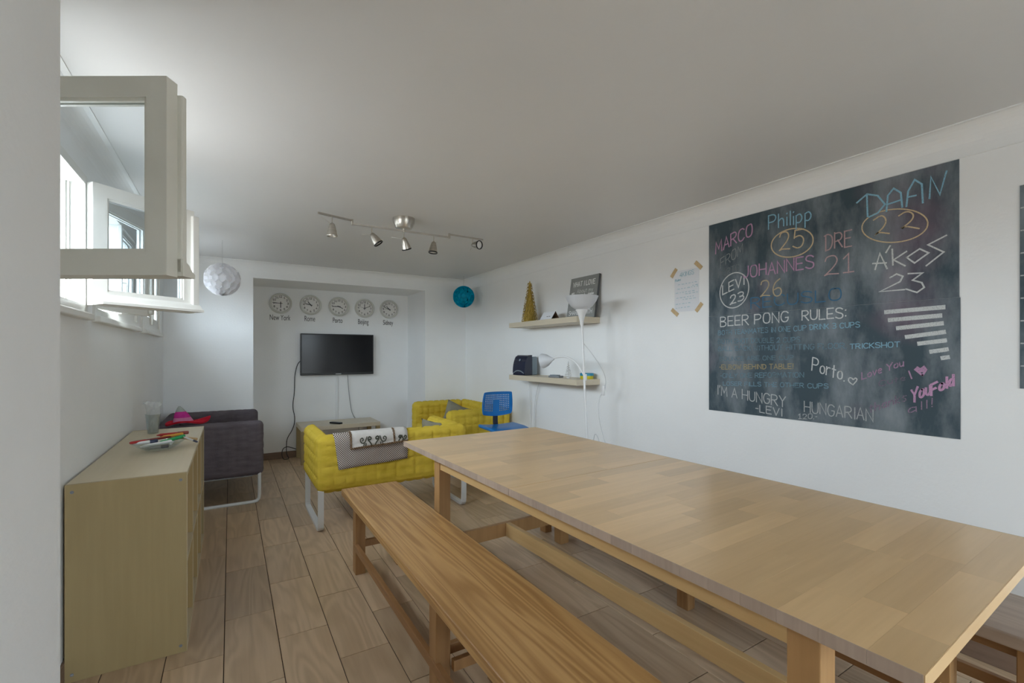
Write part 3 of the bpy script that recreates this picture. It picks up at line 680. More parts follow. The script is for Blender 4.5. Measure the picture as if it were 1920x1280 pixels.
# ------------------------------------------------------------------ clocks and city names
def clock(city, cu_, cv_, hands, where):
    c = on_y(cu_, cv_, YA); R = .128
    t = thing('wall_clock', 'round white wall clock above the name %s' % city, 'clock', c, group='row of five wall clocks')
    bm = bmesh.new(); RX = Matrix.Rotation(PI / 2, 4, 'X')
    lathe(bm, [(R - .01, 0), (R, .006), (R, .030), (R - .008, .038), (R - .020, .036), (R - .026, .022), (R - .026, .018)], 40, RX, False); obj('rim', bm, M['clock_rim'], t, True)
    bm = bmesh.new(); lathe(bm, [(R - .004, .002), (R - .004, .019)], 40, RX); obj('face', bm, M['clock_face'], t)
    bm = bmesh.new()
    for k in range(1, 13):
        a = PI / 2 - k * PI / 6; x, z = .082 * math.cos(a), .082 * math.sin(a); s = str(k); wd = .008 * len(s)
        plane_text(bm, s, (x - wd, -.0195, z - .010), (x + wd, -.0195, z - .010), (0, 0, .021), .0045, (0, -1, 0))
    obj('numerals', bm, M['marks'], t)['kind'] = 'stuff'
    for nm, ang, L, wd in (('hour_hand', hands[0], .055, .008), ('minute_hand', hands[1], .078, .006), ('second_hand', hands[2], .082, .0025)):
        bm = bmesh.new(); box(bm, -wd / 2, wd / 2, -.001, .001, -.022, L)
        obj(nm, bm, M['ink'] if wd > .003 else M['marks'], t, loc=(0, -.0215 - (.002 if nm[0] == 'm' else .004 if nm[0] == 's' else 0), 0), rot=(0, math.radians(ang), 0))
    bm = bmesh.new(); lathe(bm, [(.007, .02), (.007, .029), (.004, .030)], 12, RX); obj('hub', bm, M['ink'], t)
for a in (('New York', 526, 568.8, (180, 272, 276), 0), ('Rome', 582, 571.8, (322, 285, 275), 1), ('Porto', 635, 575, (115, 272, 265), 2), ('Beijing', 683, 578, (0, 68, 285), 3), ('Sidney', 728.8, 580, (318, 292, 272), 4)): clock(*a)
def vtext(txt, size, sx=1.0, depth=.001):
    cu = bpy.data.curves.new('t', 'FONT'); cu.body = txt; cu.size = size; cu.align_x = 'CENTER'; cu.extrude = depth; cu.offset = -.0005
    o = bpy.data.objects.new('t', cu); COL.objects.link(o); bpy.context.view_layer.update()
    me = bpy.data.meshes.new_from_object(o.evaluated_get(bpy.context.evaluated_depsgraph_get())); bpy.data.objects.remove(o); bpy.data.curves.remove(cu)
    me.transform(Matrix.Diagonal((sx, 1, 1, 1))); return me
for txt, u, v in (('New York', 525, 600), ('Rome', 580.8, 602), ('Porto', 633, 605), ('Beijing', 681, 607.5), ('Sidney', 727.5, 609)):
    me = vtext(txt, .098, .56); me.materials.append(M['ink']); p = on_y(u, v, YA)
    tag(obj('wall_lettering', me, None, None, False, (p.x, YA - .0015, p.z), (PI / 2, 0, 0)), 'dark vinyl lettering reading %s under its clock' % txt, 'lettering', 'city names under the clocks')

# ------------------------------------------------------------------ ceiling spotlight rail
RL = thing('spotlight_rail', 'brushed nickel ceiling rail with five adjustable spotlights', 'ceiling lamp', (1.09, 3.315, CZ))
bm = bmesh.new(); lathe(bm, [(.080, 0), (.080, -.008), (.078, -.030), (.066, -.060), (.058, -.075), (.02, -.079)], 32); obj('canopy', bm, M['steel'], RL, True)
bm = bmesh.new(); lathe(bm, [(.012, -.075), (.012, -.095)], 12); obj('stem', bm, M['steel'], RL, True)
zr = -.092
bm = bmesh.new(); sweep(bm, [(-.372, 0, zr), (.366, 0, zr)], rect(.012, .012)); obj('centre_bar', bm, M['steel'], RL)
for s, x1, y1 in ((-1, -.60, -.07), (1, .66, .01)):
    xs = -.368 if s < 0 else .362
    bm = bmesh.new(); sweep(bm, [(xs, 0, zr + .022), (x1, y1, zr + .022)], rect(.012, .012)); obj('end_bar', bm, M['steel'], RL)
    bm = bmesh.new(); lathe(bm, [(.008, zr - .008), (.008, zr + .031)], 12, Matrix.Translation((xs, 0, 0))); obj('pivot', bm, M['steel'], RL, True)
def spot(x, y, z, tilt, az, wire):
    h = thing('t', '', ''); h.name = 'spotlight'; 
    for k in ('label', 'category'): del h[k]
    h.parent = RL; h.location = (x, y, z)
    bm = bmesh.new(); tube(bm, [(0, 0, 0), (0, 0, -.05)], .0035, 8); rod = obj('rod', bm, M['steel'], h, True)
    R = Matrix.Translation((0, 0, -.048)) @ Matrix.Rotation(az, 4, 'Z') @ Matrix.Rotation(tilt, 4, 'Y')
    bm = bmesh.new(); lathe(bm, [(.008, .006), (.016, 0), (.022, -.018), (.029, -.048), (.034, -.078), (.031, -.080), (.027, -.05), (.01, -.04)], 20, R); obj('shade', bm, M['steel'], h, True)
    bm = bmesh.new(); lathe(bm, [(.030, -.070), (.028, -.0765), (.0, -.0775)], 20, R, False); obj('bulb', bm, M['lens'], h, True)
    bm = bmesh.new(); lathe(bm, [(.0345, -.074), (.036, -.078), (.0345, -.083), (.030, -.083), (.030, -.076)], 20, R, False); obj('rim', bm, M['black'] if tilt else M['steel'], h, True)
    bm = bmesh.new(); d = Vector(wire); tube(bm, [(0, 0, -.052), tuple(Vector((0, 0, -.052)) + d)], .0012, 5); obj('handle', bm, M['steel'], h)
R_ = math.radians
spot(-.508, -.045, zr + .016, 0.0, 0, (-.07, 0, .045)); spot(-.233, 0, zr - .006, R_(-35), R_(-20), (-.07, 0, -.008)); spot(0.0, 0, zr - .006, R_(-25), R_(35), (-.09, 0, .0))
spot(.233, 0, zr - .006, R_(6), R_(20), (.03, 0, .012)); spot(.565, .008, zr + .016, R_(-82), R_(-72), (-.02, 0, -.04))

# ------------------------------------------------------------------ paper honeycomb balls
def honey(label, c, R, mat, N=26, nb=7):
    t = thing('paper_ball', label, 'decoration', c, group='hanging paper honeycomb balls')
    bm = bmesh.new(); J = nb * 4
    for i in range(N):
        prev = None
        for j in range(J + 1):
            lat = -PI / 2 + PI * (j / J); ph = 2 * PI / N * (i + .5 * (1 if i % 2 else -1) * max(-1, min(1, 1.6 * math.sin(j / 4 * PI))))
            ro, ri = R, R * .78
            cur = [bm.verts.new((r * math.cos(lat) * math.cos(ph), r * math.cos(lat) * math.sin(ph), r * math.sin(lat))) for r in (ri, ro)]
            if prev: bm.faces.new((prev[0], prev[1], cur[1], cur[0]))
            prev = cur
    obj('honeycomb', bm, mat, t)
    bm = bmesh.new(); bmesh.ops.create_uvsphere(bm, u_segments=20, v_segments=12, radius=R * .80); obj('core', bm, mat, t, True)
    bm = bmesh.new(); tube(bm, [(0, 0, R * .9), (0, 0, CZ - c[2])], .0012, 5); obj('string', bm, M['thread'], t)
honey('white honeycomb paper ball hanging near the left wall', (-.06, 4.77, 1.964), .142, M['whiteball'])
honey('turquoise honeycomb paper ball hanging in the far right corner', (2.55, 5.37, 2.043), .138, M['blueball'])
# ------------------------------------------------------------------ wall shelves and what stands on them
for z, lab in ((1.61, 'upper birch wall shelf holding the gold tree and grey sign'), (1.07, 'lower birch wall shelf holding the dark rounded appliance')):
    tag(obj('wall_shelf', bbox(-.13, .13, -.555, .555, -.025, .025, .0015), M['shelf'], None, False, (XR - .13, 3.605, z)), lab, 'shelf', 'birch wall shelves')
ZU, ZL = 1.635, 1.095
gt = thing('decorative_tree', 'gold foil-leaf table tree on the upper shelf', 'decoration', (2.625, 3.955, ZU))
bm = bmesh.new(); lathe(bm, [(.070, 0), (.068, .01), (.004, .425)], 16); obj('cone', bm, M['gold'], gt, True)
bm = bmesh.new(); rr = random.Random(3)
for k in range(24):
    z = .018 + k * .0168; r = .074 * (1 - z / .445) + .004; n = max(5, int(22 * (1 - z / .45)))
    for i in range(n):
        a = 2 * PI * (i + .5 * (k % 2)) / n + rr.uniform(-.1, .1); d = Vector((math.cos(a), math.sin(a), 0)); s = Vector((-d.y, d.x, 0))
        L, w = rr.uniform(.028, .040), .012
        p = d * (r - .004) + Vector((0, 0, z)); tip = p + d * L * .62 + Vector((0, 0, -L * .55 + rr.uniform(-.004, .008))); mid = (p + tip) / 2 + Vector((0, 0, .005))
        v = [bm.verts.new(q) for q in (p, mid + s * w, tip, mid - s * w)]; c_ = bm.verts.new(mid + d * .003 + Vector((0, 0, .003)))
        for x in range(4): bm.faces.new((v[x], v[(x + 1) % 4], c_))
lf = obj('leaves', bm, M['gold'], gt); lf['kind'] = 'stuff'
# tent calendar
tc_ = thing('desk_calendar', 'small white tent-shaped desk calendar on the upper shelf', 'calendar', (2.60, 3.575, ZU), R_(4))
def slab(p, q, r, s, t, name, mat, par):
    bm = bmesh.new(); a = [Vector(v) for v in (p, q, r, s)]; n = (a[1] - a[0]).cross(a[3] - a[0]).normalized() * t
    lo = [bm.verts.new(v) for v in a]; hi = [bm.verts.new(v + n) for v in a]
    bm.faces.new(lo[::-1]); bm.faces.new(hi)
    for i in range(4): bm.faces.new((lo[i], lo[(i + 1) % 4], hi[(i + 1) % 4], hi[i]))
    return obj(name, bm, mat, par)
M['cardbrown'] = newmat('brown_card', (.24, .15, .10), .8, .1)
slab((-.055, -.085, 0), (0, -.085, .078), (0, .085, .078), (-.055, .085, 0), .002, 'front_sheet', M['paper'], tc_)
slab((0, -.085, .078), (.055, -.085, 0), (.055, .085, 0), (0, .085, .078), .003, 'rear_board', M['cardbrown'], tc_)
slab((-.055, -.085, 0), (-.055, .085, 0), (.055, .085, 0), (.055, -.085, 0), .002, 'base_board', M['cardbrown'], tc_)
bm = bmesh.new()
for k, y in enumerate((-.05, -.02, .03)): ribbon(bm, [Vector((-.035 + .0, y, .0283 + .003)), Vector((-.0345, y + .02, .0290 + .003))], .006, Vector((-.82, 0, .57)))
obj('print', bm, M['marks'], tc_)
# quote canvas leaning on the wall
cv = thing('canvas_sign', 'grey canvas sign with white lettering WHAT I LOVE leaning on the wall', 'sign', (2.675, 3.222, ZU), (0, 0, 0))
CW, CH, lean = .385, .385, R_(9)
can = obj('canvas', bbox(0, .022, -CW / 2, CW / 2, 0, CH, .002), M['canvas'], cv, rot=(0, lean, 0))
obj('edge', bbox(.0, .0225, -CW / 2 - .0012, -CW / 2 + .0005, 0, CH, 0), M['canvas_side'], can)
def cvtext(txt, y0, y1, z, h, w):             # y to the right is -y
    bm = bmesh.new(); plane_text(bm, txt, (-.0012, CW / 2 - y0, z), (-.0012, CW / 2 - y1, z), (0, 0, h), w, (-1, 0, 0)); obj('lettering', bm, M['print'], can)
cvtext('WHAT I LOVE', .045, .345, .300, .042, .0085); cvtext('MOST', .04, .075, .185, .06, .006)
cvtext('About my', .11, .33, .235, .036, .0035); cvtext('HOME', .08, .34, .155, .058, .017)
cvtext('is who I', .10, .30, .100, .030, .004); cvtext('SHARE IT WITH', .03, .35, .035, .038, .0060)
# lower shelf
pj = thing('tabletop_appliance', 'glossy dark navy rounded appliance on the lower shelf', 'appliance', (2.60, 4.02, ZL), R_(6))
bm = bmesh.new(); pr = [(-.07, 0), (-.078, .02), (-.072, .10), (-.052, .165), (-.03, .198), (.0, .208), (.03, .205), (.03, 0)]
prs = smooth_path([Vector((x, 0, z)) for x, z in pr[:-1]], 2) + [Vector((.03, 0, 0))]
rs = [[bm.verts.new((p.x, y, p.z)) for p in prs] for y in (-.098, .098)]; n = len(prs)
for j in range(n): bm.faces.new((rs[0][j], rs[0][(j + 1) % n], rs[1][(j + 1) % n], rs[1][j]))
bm.faces.new(rs[0]); bm.faces.new(rs[1][::-1]); bmesh.ops.bevel(bm, geom=[e for e in bm.edges if abs(e.verts[0].co.y - e.verts[1].co.y) < 1e-4], offset=.008, segments=2, affect='EDGES')
obj('front_shell', bm, M['navygloss'], pj, True)
obj('rear_shell', bbox(.028, .10, -.095, .095, 0, .19, .012, 3), M['greyblue'], pj, True)
bm = bmesh.new(); tube(bm, smooth_path([(-.074, .085, .02), (-.078, .05, .040), (-.079, 0, .048), (-.078, -.05, .040), (-.074, -.085, .02)], 3), .005, 6); obj('grille_arch', bm, M['greyblue'], pj, True)
bm = bmesh.new(); lathe(bm, [(.012, 0), (.012, .003), (.009, .004)], 16, Matrix.Translation((-.058, 0, .155)) @ Matrix.Rotation(R_(-70), 4, 'Y')); obj('badge', bm, M['greyblue'], pj, True)
dv = thing('small_device', 'small flat grey device lying on the lower shelf', 'device', (2.58, 3.45, ZL), R_(8))
obj('body', bbox(-.03, .03, -.07, .07, 0, .018, .004), M['greydev'], dv); obj('lid', bbox(-.024, .024, -.035, .055, .018, .025, .002), M['greyblue'], dv)
st = thing('wire_tree', 'tiny silver wire tree on the lower shelf', 'decoration', (2.62, 3.315, ZL))
bm = bmesh.new(); lathe(bm, [(.018, 0), (.018, .006), (.004, .008)], 12); obj('foot', bm, M['lampwhite'], st)
bm = bmesh.new(); tube(bm, [(.034 * (1 - k / 90) * math.cos(k * .55), .034 * (1 - k / 90) * math.sin(k * .55), .012 + .138 * k / 90) for k in range(90)], .0016, 5); obj('wire_spiral', bm, M['glitter'], st)
bm = bmesh.new()
for k in range(14):
    a = k * 2.4; z = .02 + k * .009; r = .034 * (1 - k / 15)
    tube(bm, [(0, 0, z + .01), (r * math.cos(a), r * math.sin(a), z)], .0014, 5)
tube(bm, [(0, 0, 0), (0, 0, .155)], .0018, 6); obj('branches', bm, M['glitter'], st)
tn = thing('round_tin', 'round yellow and blue tin at the near end of the lower shelf', 'tin', (2.675, 3.125, ZL))
M['tinyellow'] = newmat('yellow_tin', (.62, .52, .02), .35, .5); M['tinblue'] = newmat('blue_tin_lid', (.02, .25, .40), .35, .5)
bm = bmesh.new(); lathe(bm, [(.056, 0), (.058, .003), (.058, .030)], 28); obj('base', bm, M['tinyellow'], tn, True)
bm = bmesh.new(); lathe(bm, [(.060, .028), (.060, .048), (.057, .051), (.02, .052)], 28); obj('lid', bm, M['tinblue'], tn, True)

# ------------------------------------------------------------------ floor lamp with reading arm
FL = thing('floor_lamp', 'white floor lamp with bowl uplight and bendy reading arm before the shelves', 'lamp', (2.40, 2.76, 0))
bm = bmesh.new(); lathe(bm, [(.135, 0), (.135, .012), (.12, .022), (.02, .028), (.016, .04)], 32); obj('base', bm, M['lampwhite'], FL, True)
top = Vector((.0, .105, 1.60))
bm = bmesh.new(); tube(bm, [(0, 0, .02), tuple(top * .5), tuple(top)], .0095, 12); obj('pole', bm, M['lampwhite'], FL, True)
Mt = Matrix.Translation(top) 
bm = bmesh.new(); lathe(bm, [(.012, -.06), (.016, -.02), (.030, .03), (.045, .06), (.05, .075)], 24, Mt, False); obj('shade_holder', bm, M['lampwhite'], FL, True)
bm = bmesh.new(); lathe(bm, [(.02, .062), (.05, .070), (.085, .095), (.115, .135), (.133, .175), (.131, .175), (.112, .137), (.082, .099), (.05, .075), (.02, .068)], 36, Mt, False); obj('bowl_shade', bm, M['shade'], FL, True)
A0 = Vector((.0, .062, 1.13))
arm = smooth_path([A0, A0 + Vector((-.012, .03, .05)), A0 + Vector((-.02, .09, .12)), A0 + Vector((-.03, .20, .165)), A0 + Vector((-.04, .33, .155)), A0 + Vector((-.045, .43, .140))], 3)
bm = bmesh.new(); tube(bm, arm, .0075, 10); obj('reading_arm', bm, M['lampwhite'], FL, True)
e = Vector((-.045, .43, 1.27)); dr = Vector((-.35, .92, -.16)).normalized()
Rm = Matrix.Translation(e) @ dr.to_track_quat('Z', 'Y').to_matrix().to_4x4()
bm = bmesh.new(); lathe(bm, [(.010, -.01), (.016, .01), (.03, .03), (.052, .065), (.064, .105), (.062, .105), (.05, .067), (.028, .034), (.012, .016)], 28, Rm, False); obj('reading_shade', bm, M['shade'], FL, True)
bm = bmesh.new(); lathe(bm, [(.014, -.025), (.014, .025)], 12, Matrix.Translation(A0)); obj('clamp', bm, M['lampwhite'], FL, True)
def rc(name, pts, label, mat=None, r=.003): return cable(name, pts, r, mat or M['cablewhite'], label)
lx = 2.47
rc('lamp_cord', [(2.41, 2.855, 1.40), (2.45, 2.80, 1.32), (2.52, 2.74, 1.18), (2.56, 2.75, 1.08), (2.56, 2.80, 1.00), (2.55, 2.83, .95), (2.52, 2.80, .80), (2.50, 2.72, .66), (2.50, 2.68, .58), (2.50, 2.74, .56), (2.49, 2.80, .70), (2.48, 2.82, .62), (2.47, 2.83, .4), (2.46, 2.84, .02)], 'thin white cord looping beside the floor lamp')
bm = bmesh.new(); box(bm, -.012, .012, -.011, .011, -.04, .04); bev(bm, .006, 2)
tag(obj('cord_switch', bm, M['lampwhite'], None, True, (2.56, 2.785, 1.02), (R_(8), 0, R_(10))), 'white in-line switch on the floor lamp cord', 'switch')
rc('hanging_cord', [(2.735, 4.14, 1.05), (2.74, 4.13, .9), (2.735, 4.11, .75), (2.74, 4.12, .6), (2.735, 4.13, .4), (2.74, 4.12, .05)], 'left white cord hanging on the wall below the lower shelf')
rc('hanging_cord', [(2.735, 3.93, 1.05), (2.73, 3.97, .95), (2.735, 4.03, .8), (2.74, 4.04, .66), (2.735, 4.04, .4), (2.74, 4.03, .05)], 'right white cord hanging on the wall below the lower shelf', r=.004)

# ------------------------------------------------------------------ paper notice with masking tape
pn = thing('paper_notice', 'handwritten paper sheet taped to the wall beside the chalkboard', 'notice', (XR - .001, 2.150, 1.765))
obj('sheet', bbox(-.0012, 0, -.103, .103, -.148, .148, 0), M['paper'], pn)
for y, z, a in ((.108, .138, 40), (-.098, .163, -46), (.100, -.148, -50), (-.103, -.128, 42)):
    obj('tape', bbox(-.0022, -.0012, -.014, .014, -.036, .036, 0), M['tape'], pn, loc=(0, y, z), rot=(R_(a), 0, 0))
bm = bmesh.new(); nx = (-1, 0, 0)
plane_text(bm, '4KINGS', (-.0018, .055, .100), (-.0018, -.062, .108), (0, 0, .030), .0035, nx)
plane_text(bm, 'Rules:', (-.0018, .095, .072), (-.0018, .045, .076), (0, 0, .016), .003, nx)
rr = random.Random(5)
for z, a, b in ((.045, .07, -.075), (.028, -.05, -.09), (.014, .075, -.09), (-.014, .09, -.065), (-.026, .01, -.09), (-.050, .085, -.07), (-.064, .03, -.09), (-.094, .09, -.03), (-.122, .09, -.015)):
    y = a
    while y > b:
        L = rr.uniform(.012, .028); n = int(L / .003)
        ribbon(bm, [Vector((-.0018, y - i * .003, z + (a - y) * .03 + (.004 * (i % 2)) + rr.uniform(-.001, .001))) for i in range(n)], .0018, nx); y -= L + .007
obj('handwriting', bm, M['bluepen'], pn)

# ------------------------------------------------------------------ chalkboards
BX = XR - .003; BY0, BY1, BZ0, BZ1, BZM = .716, 1.969, .939, 2.180, 1.567
m = newmat('chalkboard', (.03, .04, .045), .7, .25); b = m.node_tree.nodes['Principled BSDF']
tc = nd(m, 'ShaderNodeTexCoord'); n1 = nd(m, 'ShaderNodeTexNoise'); n1.inputs['Scale'].default_value = 3.2; n1.inputs['Detail'].default_value = 7; n1.inputs['Roughness'].default_value = .62
mp = nd(m, 'ShaderNodeMapping'); mp.inputs['Scale'].default_value = (1, 2.0, .8); lk(m, tc.outputs['Object'], mp.inputs[0]); lk(m, mp.outputs[0], n1.inputs['Vector'])
r1 = nd(m, 'ShaderNodeValToRGB'); r1.color_ramp.elements[0].position = .40; r1.color_ramp.elements[0].color = (.055, .083, .102, 1)
r1.color_ramp.elements[1].position = .78; r1.color_ramp.elements[1].color = (.29, .325, .355, 1); lk(m, n1.outputs[0], r1.inputs[0])
n2 = nd(m, 'ShaderNodeTexNoise'); n2.inputs['Scale'].default_value = 1.9; n2.inputs['Detail'].default_value = 3
o2 = nd(m, 'ShaderNodeMapping'); o2.inputs['Location'].default_value = (3, .4, 1.2); lk(m, tc.outputs['Object'], o2.inputs[0]); lk(m, o2.outputs[0], n2.inputs['Vector'])
r2 = nd(m, 'ShaderNodeMapRange'); r2.inputs[1].default_value = .57; r2.inputs[2].default_value = .76; r2.inputs[4].default_value = .45; lk(m, n2.outputs[0], r2.inputs[0])
mx = nd(m, 'ShaderNodeMix', data_type='RGBA'); lk(m, r2.outputs[0], mx.inputs[0]); lk(m, r1.outputs[0], mx.inputs[6]); mx.inputs[7].default_value = (.30, .18, .24, 1)
lk(m, mx.outputs[2], b.inputs['Base Color']); M['board'] = m
bb = thing('chalkboard', 'large dark chalkboard covered in coloured chalk names and rules', 'chalkboard', (0, 0, 0))
obj('upper_sheet', bbox(BX, XR - .001, BY0, BY1, BZM + .001, BZ1, 0), M['board'], bb)
obj('lower_sheet', bbox(BX - .0006, XR - .001, BY0 - .004, BY1, BZ0, BZM, 0), M['board'], bb)
def chalk(c, k=1.0):
    key = 'chalk%s%.2f' % (c, k)
    if key not in M:
        base = {'w': (.62, .64, .64), 'b': (.27, .50, .64), 'p': (.56, .32, .50), 'c': (.66, .52, .33), 'r': (.52, .36, .37), 'B': (.06, .20, .36), 'y': (.50, .40, .20)}[c]
        bg_ = (.08, .105, .12); mm = newmat('chalk_' + key, base, .9, .05); q = mm.node_tree.nodes['Principled BSDF']
        tcx = nd(mm, 'ShaderNodeTexCoord'); nn = nd(mm, 'ShaderNodeTexNoise'); nn.inputs['Scale'].default_value = 220; nn.inputs['Detail'].default_value = 1
        lk(mm, tcx.outputs['Object'], nn.inputs['Vector']); rp = nd(mm, 'ShaderNodeValToRGB'); rp.color_ramp.elements[0].position = .32; rp.color_ramp.elements[1].position = .52
        cc = [bg_[i] + (base[i] - bg_[i]) * k for i in range(3)]; c0 = [bg_[i] + (base[i] - bg_[i]) * k * (.55 if k > .6 else .2) for i in range(3)]
        rp.color_ramp.elements[0].color = (*c0, 1); rp.color_ramp.elements[1].color = (*cc, 1)
        n3 = nd(mm, 'ShaderNodeTexNoise'); n3.inputs['Scale'].default_value = 11; n3.inputs['Detail'].default_value = 2; lk(mm, tcx.outputs['Object'], n3.inputs['Vector'])
        ad = nd(mm, 'ShaderNodeMath', operation='MULTIPLY_ADD'); ad.inputs[1].default_value = (.25 if k > .6 else .8); lk(mm, n3.outputs[0], ad.inputs[0])
        sb_ = nd(mm, 'ShaderNodeMath', operation='SUBTRACT'); sb_.inputs[1].default_value = (.08 if k > .6 else .38); lk(mm, nn.outputs[0], sb_.inputs[0]); lk(mm, sb_.outputs[0], ad.inputs[2])
        lk(mm, ad.outputs[0], rp.inputs[0]); lk(mm, rp.outputs[0], q.inputs['Base Color']); M[key] = mm
    return M[key]
CH = BX - .0012; nx = (-1, 0, 0)
def wp(u, v): return on_x(u, v, CH)
def wr(txt, x0, y0, x1, y1, h, c, k=1.0, px=2.3, slant=0):
    bm = bmesh.new(); a = wp(x0, y0); up = wp(x0 + slant, y0 - h) - a; up.x = 0
    d = wp((x0 + x1) / 2, (y0 + y1) / 2); dist = d.x * SN + d.y * CS
    plane_text(bm, txt, a, wp(x1, y1), up, px * dist / F, nx, .25)
    obj('chalk_writing', bm, chalk(c, k), bb)
def pl(lines, c, k=1.0, px=2.4, sm=0, closed=False, name='chalk_writing', o=(1310, 280), s=.27083):
    bm = bmesh.new()
    for L in lines:
        pts = [wp(o[0] + x * s, o[1] + y * s) for x, y in L]; d = pts[0]
        if sm: pts = smooth_path(pts, sm, closed)
        if closed: pts.append(pts[0])
        ribbon(bm, pts, px * (d.x * SN + d.y * CS) / F, nx)
    obj(name, bm, chalk(c, k), bb)
def ell(cx, cy, rx, ry, t, c, k=1.0, px=2.3):
    t = R_(t); P = [(cx + rx * math.cos(a) * math.cos(t) - ry * math.sin(a) * math.sin(t), cy + rx * math.cos(a) * math.sin(t) + ry * math.sin(a) * math.cos(t)) for a in [2 * PI * i / 40 for i in range(40)]]
    pl([P], c, k, px, 0, True, 'chalk_ring', (0, 0), 1)
wr('MARCO', 1342, 476, 1411, 440, 21, 'p', .9); wr('FROM', 1351, 503, 1393, 475, 18, 'w', .4, 1.6); wr('PORTO', 1347, 521, 1386, 506, 11, 'w', .22, 1.5)
wr('Philipp', 1441, 430, 1522, 414, 25, 'b', 1); wr('25', 1461, 470, 1508, 463, 33, 'c', .95); ell(1485.5, 455, 40, 26, -14, 'c', .95)
pl([[(1170, 465), (1165, 320)], [(1095, 370), (1165, 310), (1240, 320), (1290, 380), (1240, 440), (1180, 468)], [(1300, 430), (1310, 320), (1350, 270), (1400, 300), (1410, 400)], [(1310, 380), (1400, 350)],
    [(1438, 395), (1450, 290), (1495, 210), (1545, 240), (1552, 370)], [(1450, 330), (1505, 318)], [(1598, 340), (1608, 190), (1670, 312), (1716, 150)]], 'b', 1.0, 2.9, 0)
pl([[(1210, 490), (1265, 452), (1300, 480), (1290, 530), (1215, 600), (1240, 572), (1320, 582)], [(1385, 460), (1440, 425), (1490, 445), (1480, 490), (1395, 555), (1430, 530), (1527, 548)]], 'c', .95, 2.4, 2); ell(1678, 423, 62, 31, -5, 'c', .95)
wr('DRE', 1547, 470, 1597, 460, 29, 'r', .9); wr('21', 1546, 517, 1601, 510, 35, 'r', .95)
pl([[(1222, 832), (1255, 720), (1305, 825)], [(1205, 790), (1300, 785)], [(1296, 715), (1326, 666)], [(1340, 690), (1345, 800)], [(1440, 705), (1350, 765), (1430, 806)], [(1440, 748), (1530, 688), (1592, 716), (1495, 786), (1440, 748)], [(1717, 594), (1588, 660), (1697, 710), (1575, 806)]], 'w', 1.0, 2.7)
pl([[(1325, 888), (1370, 862), (1414, 878), (1395, 915), (1255, 984), (1425, 970)], [(1450, 860), (1550, 855), (1482, 905), (1545, 922), (1562, 955), (1512, 990), (1435, 966)]], 'w', 1.0, 2.7)
wr('JOHANNES', 1394, 521, 1526, 502, 21, 'p', .9); wr('26', 1426, 556, 1466, 553, 29, 'c', .7)
wr('LEVI', 1355, 553, 1395, 533, 17, 'w', 1, 2.2); wr('23', 1369, 571, 1395, 562, 16, 'w', 1, 2.2); ell(1377, 544, 26, 34, 20, 'w', 1, 2.0)
wr('RECUSLO', 1408, 578, 1578, 561, 19, 'B', .65, 2.2)
wr('BEER PONG', 1351, 612, 1478, 603, 17, 'w', .95, 2.0); wr('RULES:', 1504, 601, 1586, 595, 18, 'w', 1, 2.2)
wr('*BOTH TEAMMATES IN ONE CUP', 1345, 628, 1512, 619, 8, 'b', .55, 1.3); wr('DRINK 3 CUPS', 1518, 618, 1612, 613, 9, 'b', .75, 1.5)
wr('*BOTH SHOT DOUBLE 2 CUPS', 1345, 644, 1500, 641, 8, 'b', .38, 1.3); wr('*BALL BACK WITHOUT HITTING FLOOR,', 1345, 658, 1587, 653, 8, 'b', .38, 1.3); wr('TRICKSHOT', 1594, 654, 1687, 650, 9, 'b', .85, 1.5)
wr('BOUNCE ARE ONE CUP', 1350, 676, 1488, 674, 7, 'b', .3, 1.2); wr('-ELBOW BEHIND TABLE!', 1349, 692, 1487, 691, 8, 'y', .7, 1.4)
wr('-ONLY ONE REFORMATION', 1351, 708, 1507, 707, 8, 'b', .4, 1.3); wr('LOSER FILLS THE OTHER CUPS', 1356, 722, 1553, 728, 7, 'b', .5, 1.3)
C7 = dict(o=(1310, 560), s=.27083)
wr('Porto.', 1522, 694, 1583, 715, 24, 'w', .95, 2.1, 2)
pl([[(1068, 595), (1036, 572), (1040, 545), (1062, 548), (1070, 562), (1085, 545), (1100, 560), (1068, 595)]], 'w', .95, 2.0, 1, **C7)
wr('Love You', 1616, 711, 1694, 686, 13, 'p', .6, 2.0); pl([[(1455, 500), (1475, 552)]], 'p', .7, 2.4, **C7)
pl([[(1550, 530), (1500, 490), (1515, 475), (1535, 488), (1560, 470), (1575, 490), (1550, 530)], [(1515, 490), (1560, 490)], [(1530, 503), (1560, 500)]], 'p', .8, 3.4, **C7)
wr('cute', 1648, 724, 1697, 713, 10, 'p', .25, 1.6); wr('thanks', 1630, 774, 1700, 750, 15, 'p', .4, 1.8); wr('You', 1709, 756, 1744, 738, 24, 'p', .95, 3.6); wr('fold', 1746, 741, 1788, 722, 20, 'p', 1.0, 4.0); wr('all!', 1702, 776, 1748, 762, 15, 'p', .45, 1.8)
wr("I'M A HUNGRY", 1345, 739, 1473, 763, 17, 'w', .75, 1.7); wr('-LEVI', 1417, 771, 1466, 780, 13, 'w', .75, 1.7); wr('HUNGARIAN', 1508, 772, 1637, 790, 20, 'w', .65, 1.8); wr('120.-', 1497, 785, 1532, 785, 9, 'w', .6, 1.5)
for k, (x0, y0, x1, y1) in enumerate(((1295, 92, 1697, 58), (1320, 147, 1675, 116), (1377, 203, 1686, 170), (1438, 264, 1700, 230), (1524, 310, 1708, 288), (1608, 366, 1720, 350), (1686, 410, 1728, 404))):
    pl([[(x0, y0), (x1, y1)]], 'w', .95, 7.6, name='chalk_stripe', **C7)
b2 = thing('chalkboard', 'dark gridded chalkboard at the far right edge of the wall', 'chalkboard', (0, 0, 0))
obj('board', bbox(BX, XR - .001, -.62, .532, 1.176, 2.005, 0), M['board'], b2)
bm = bmesh.new()
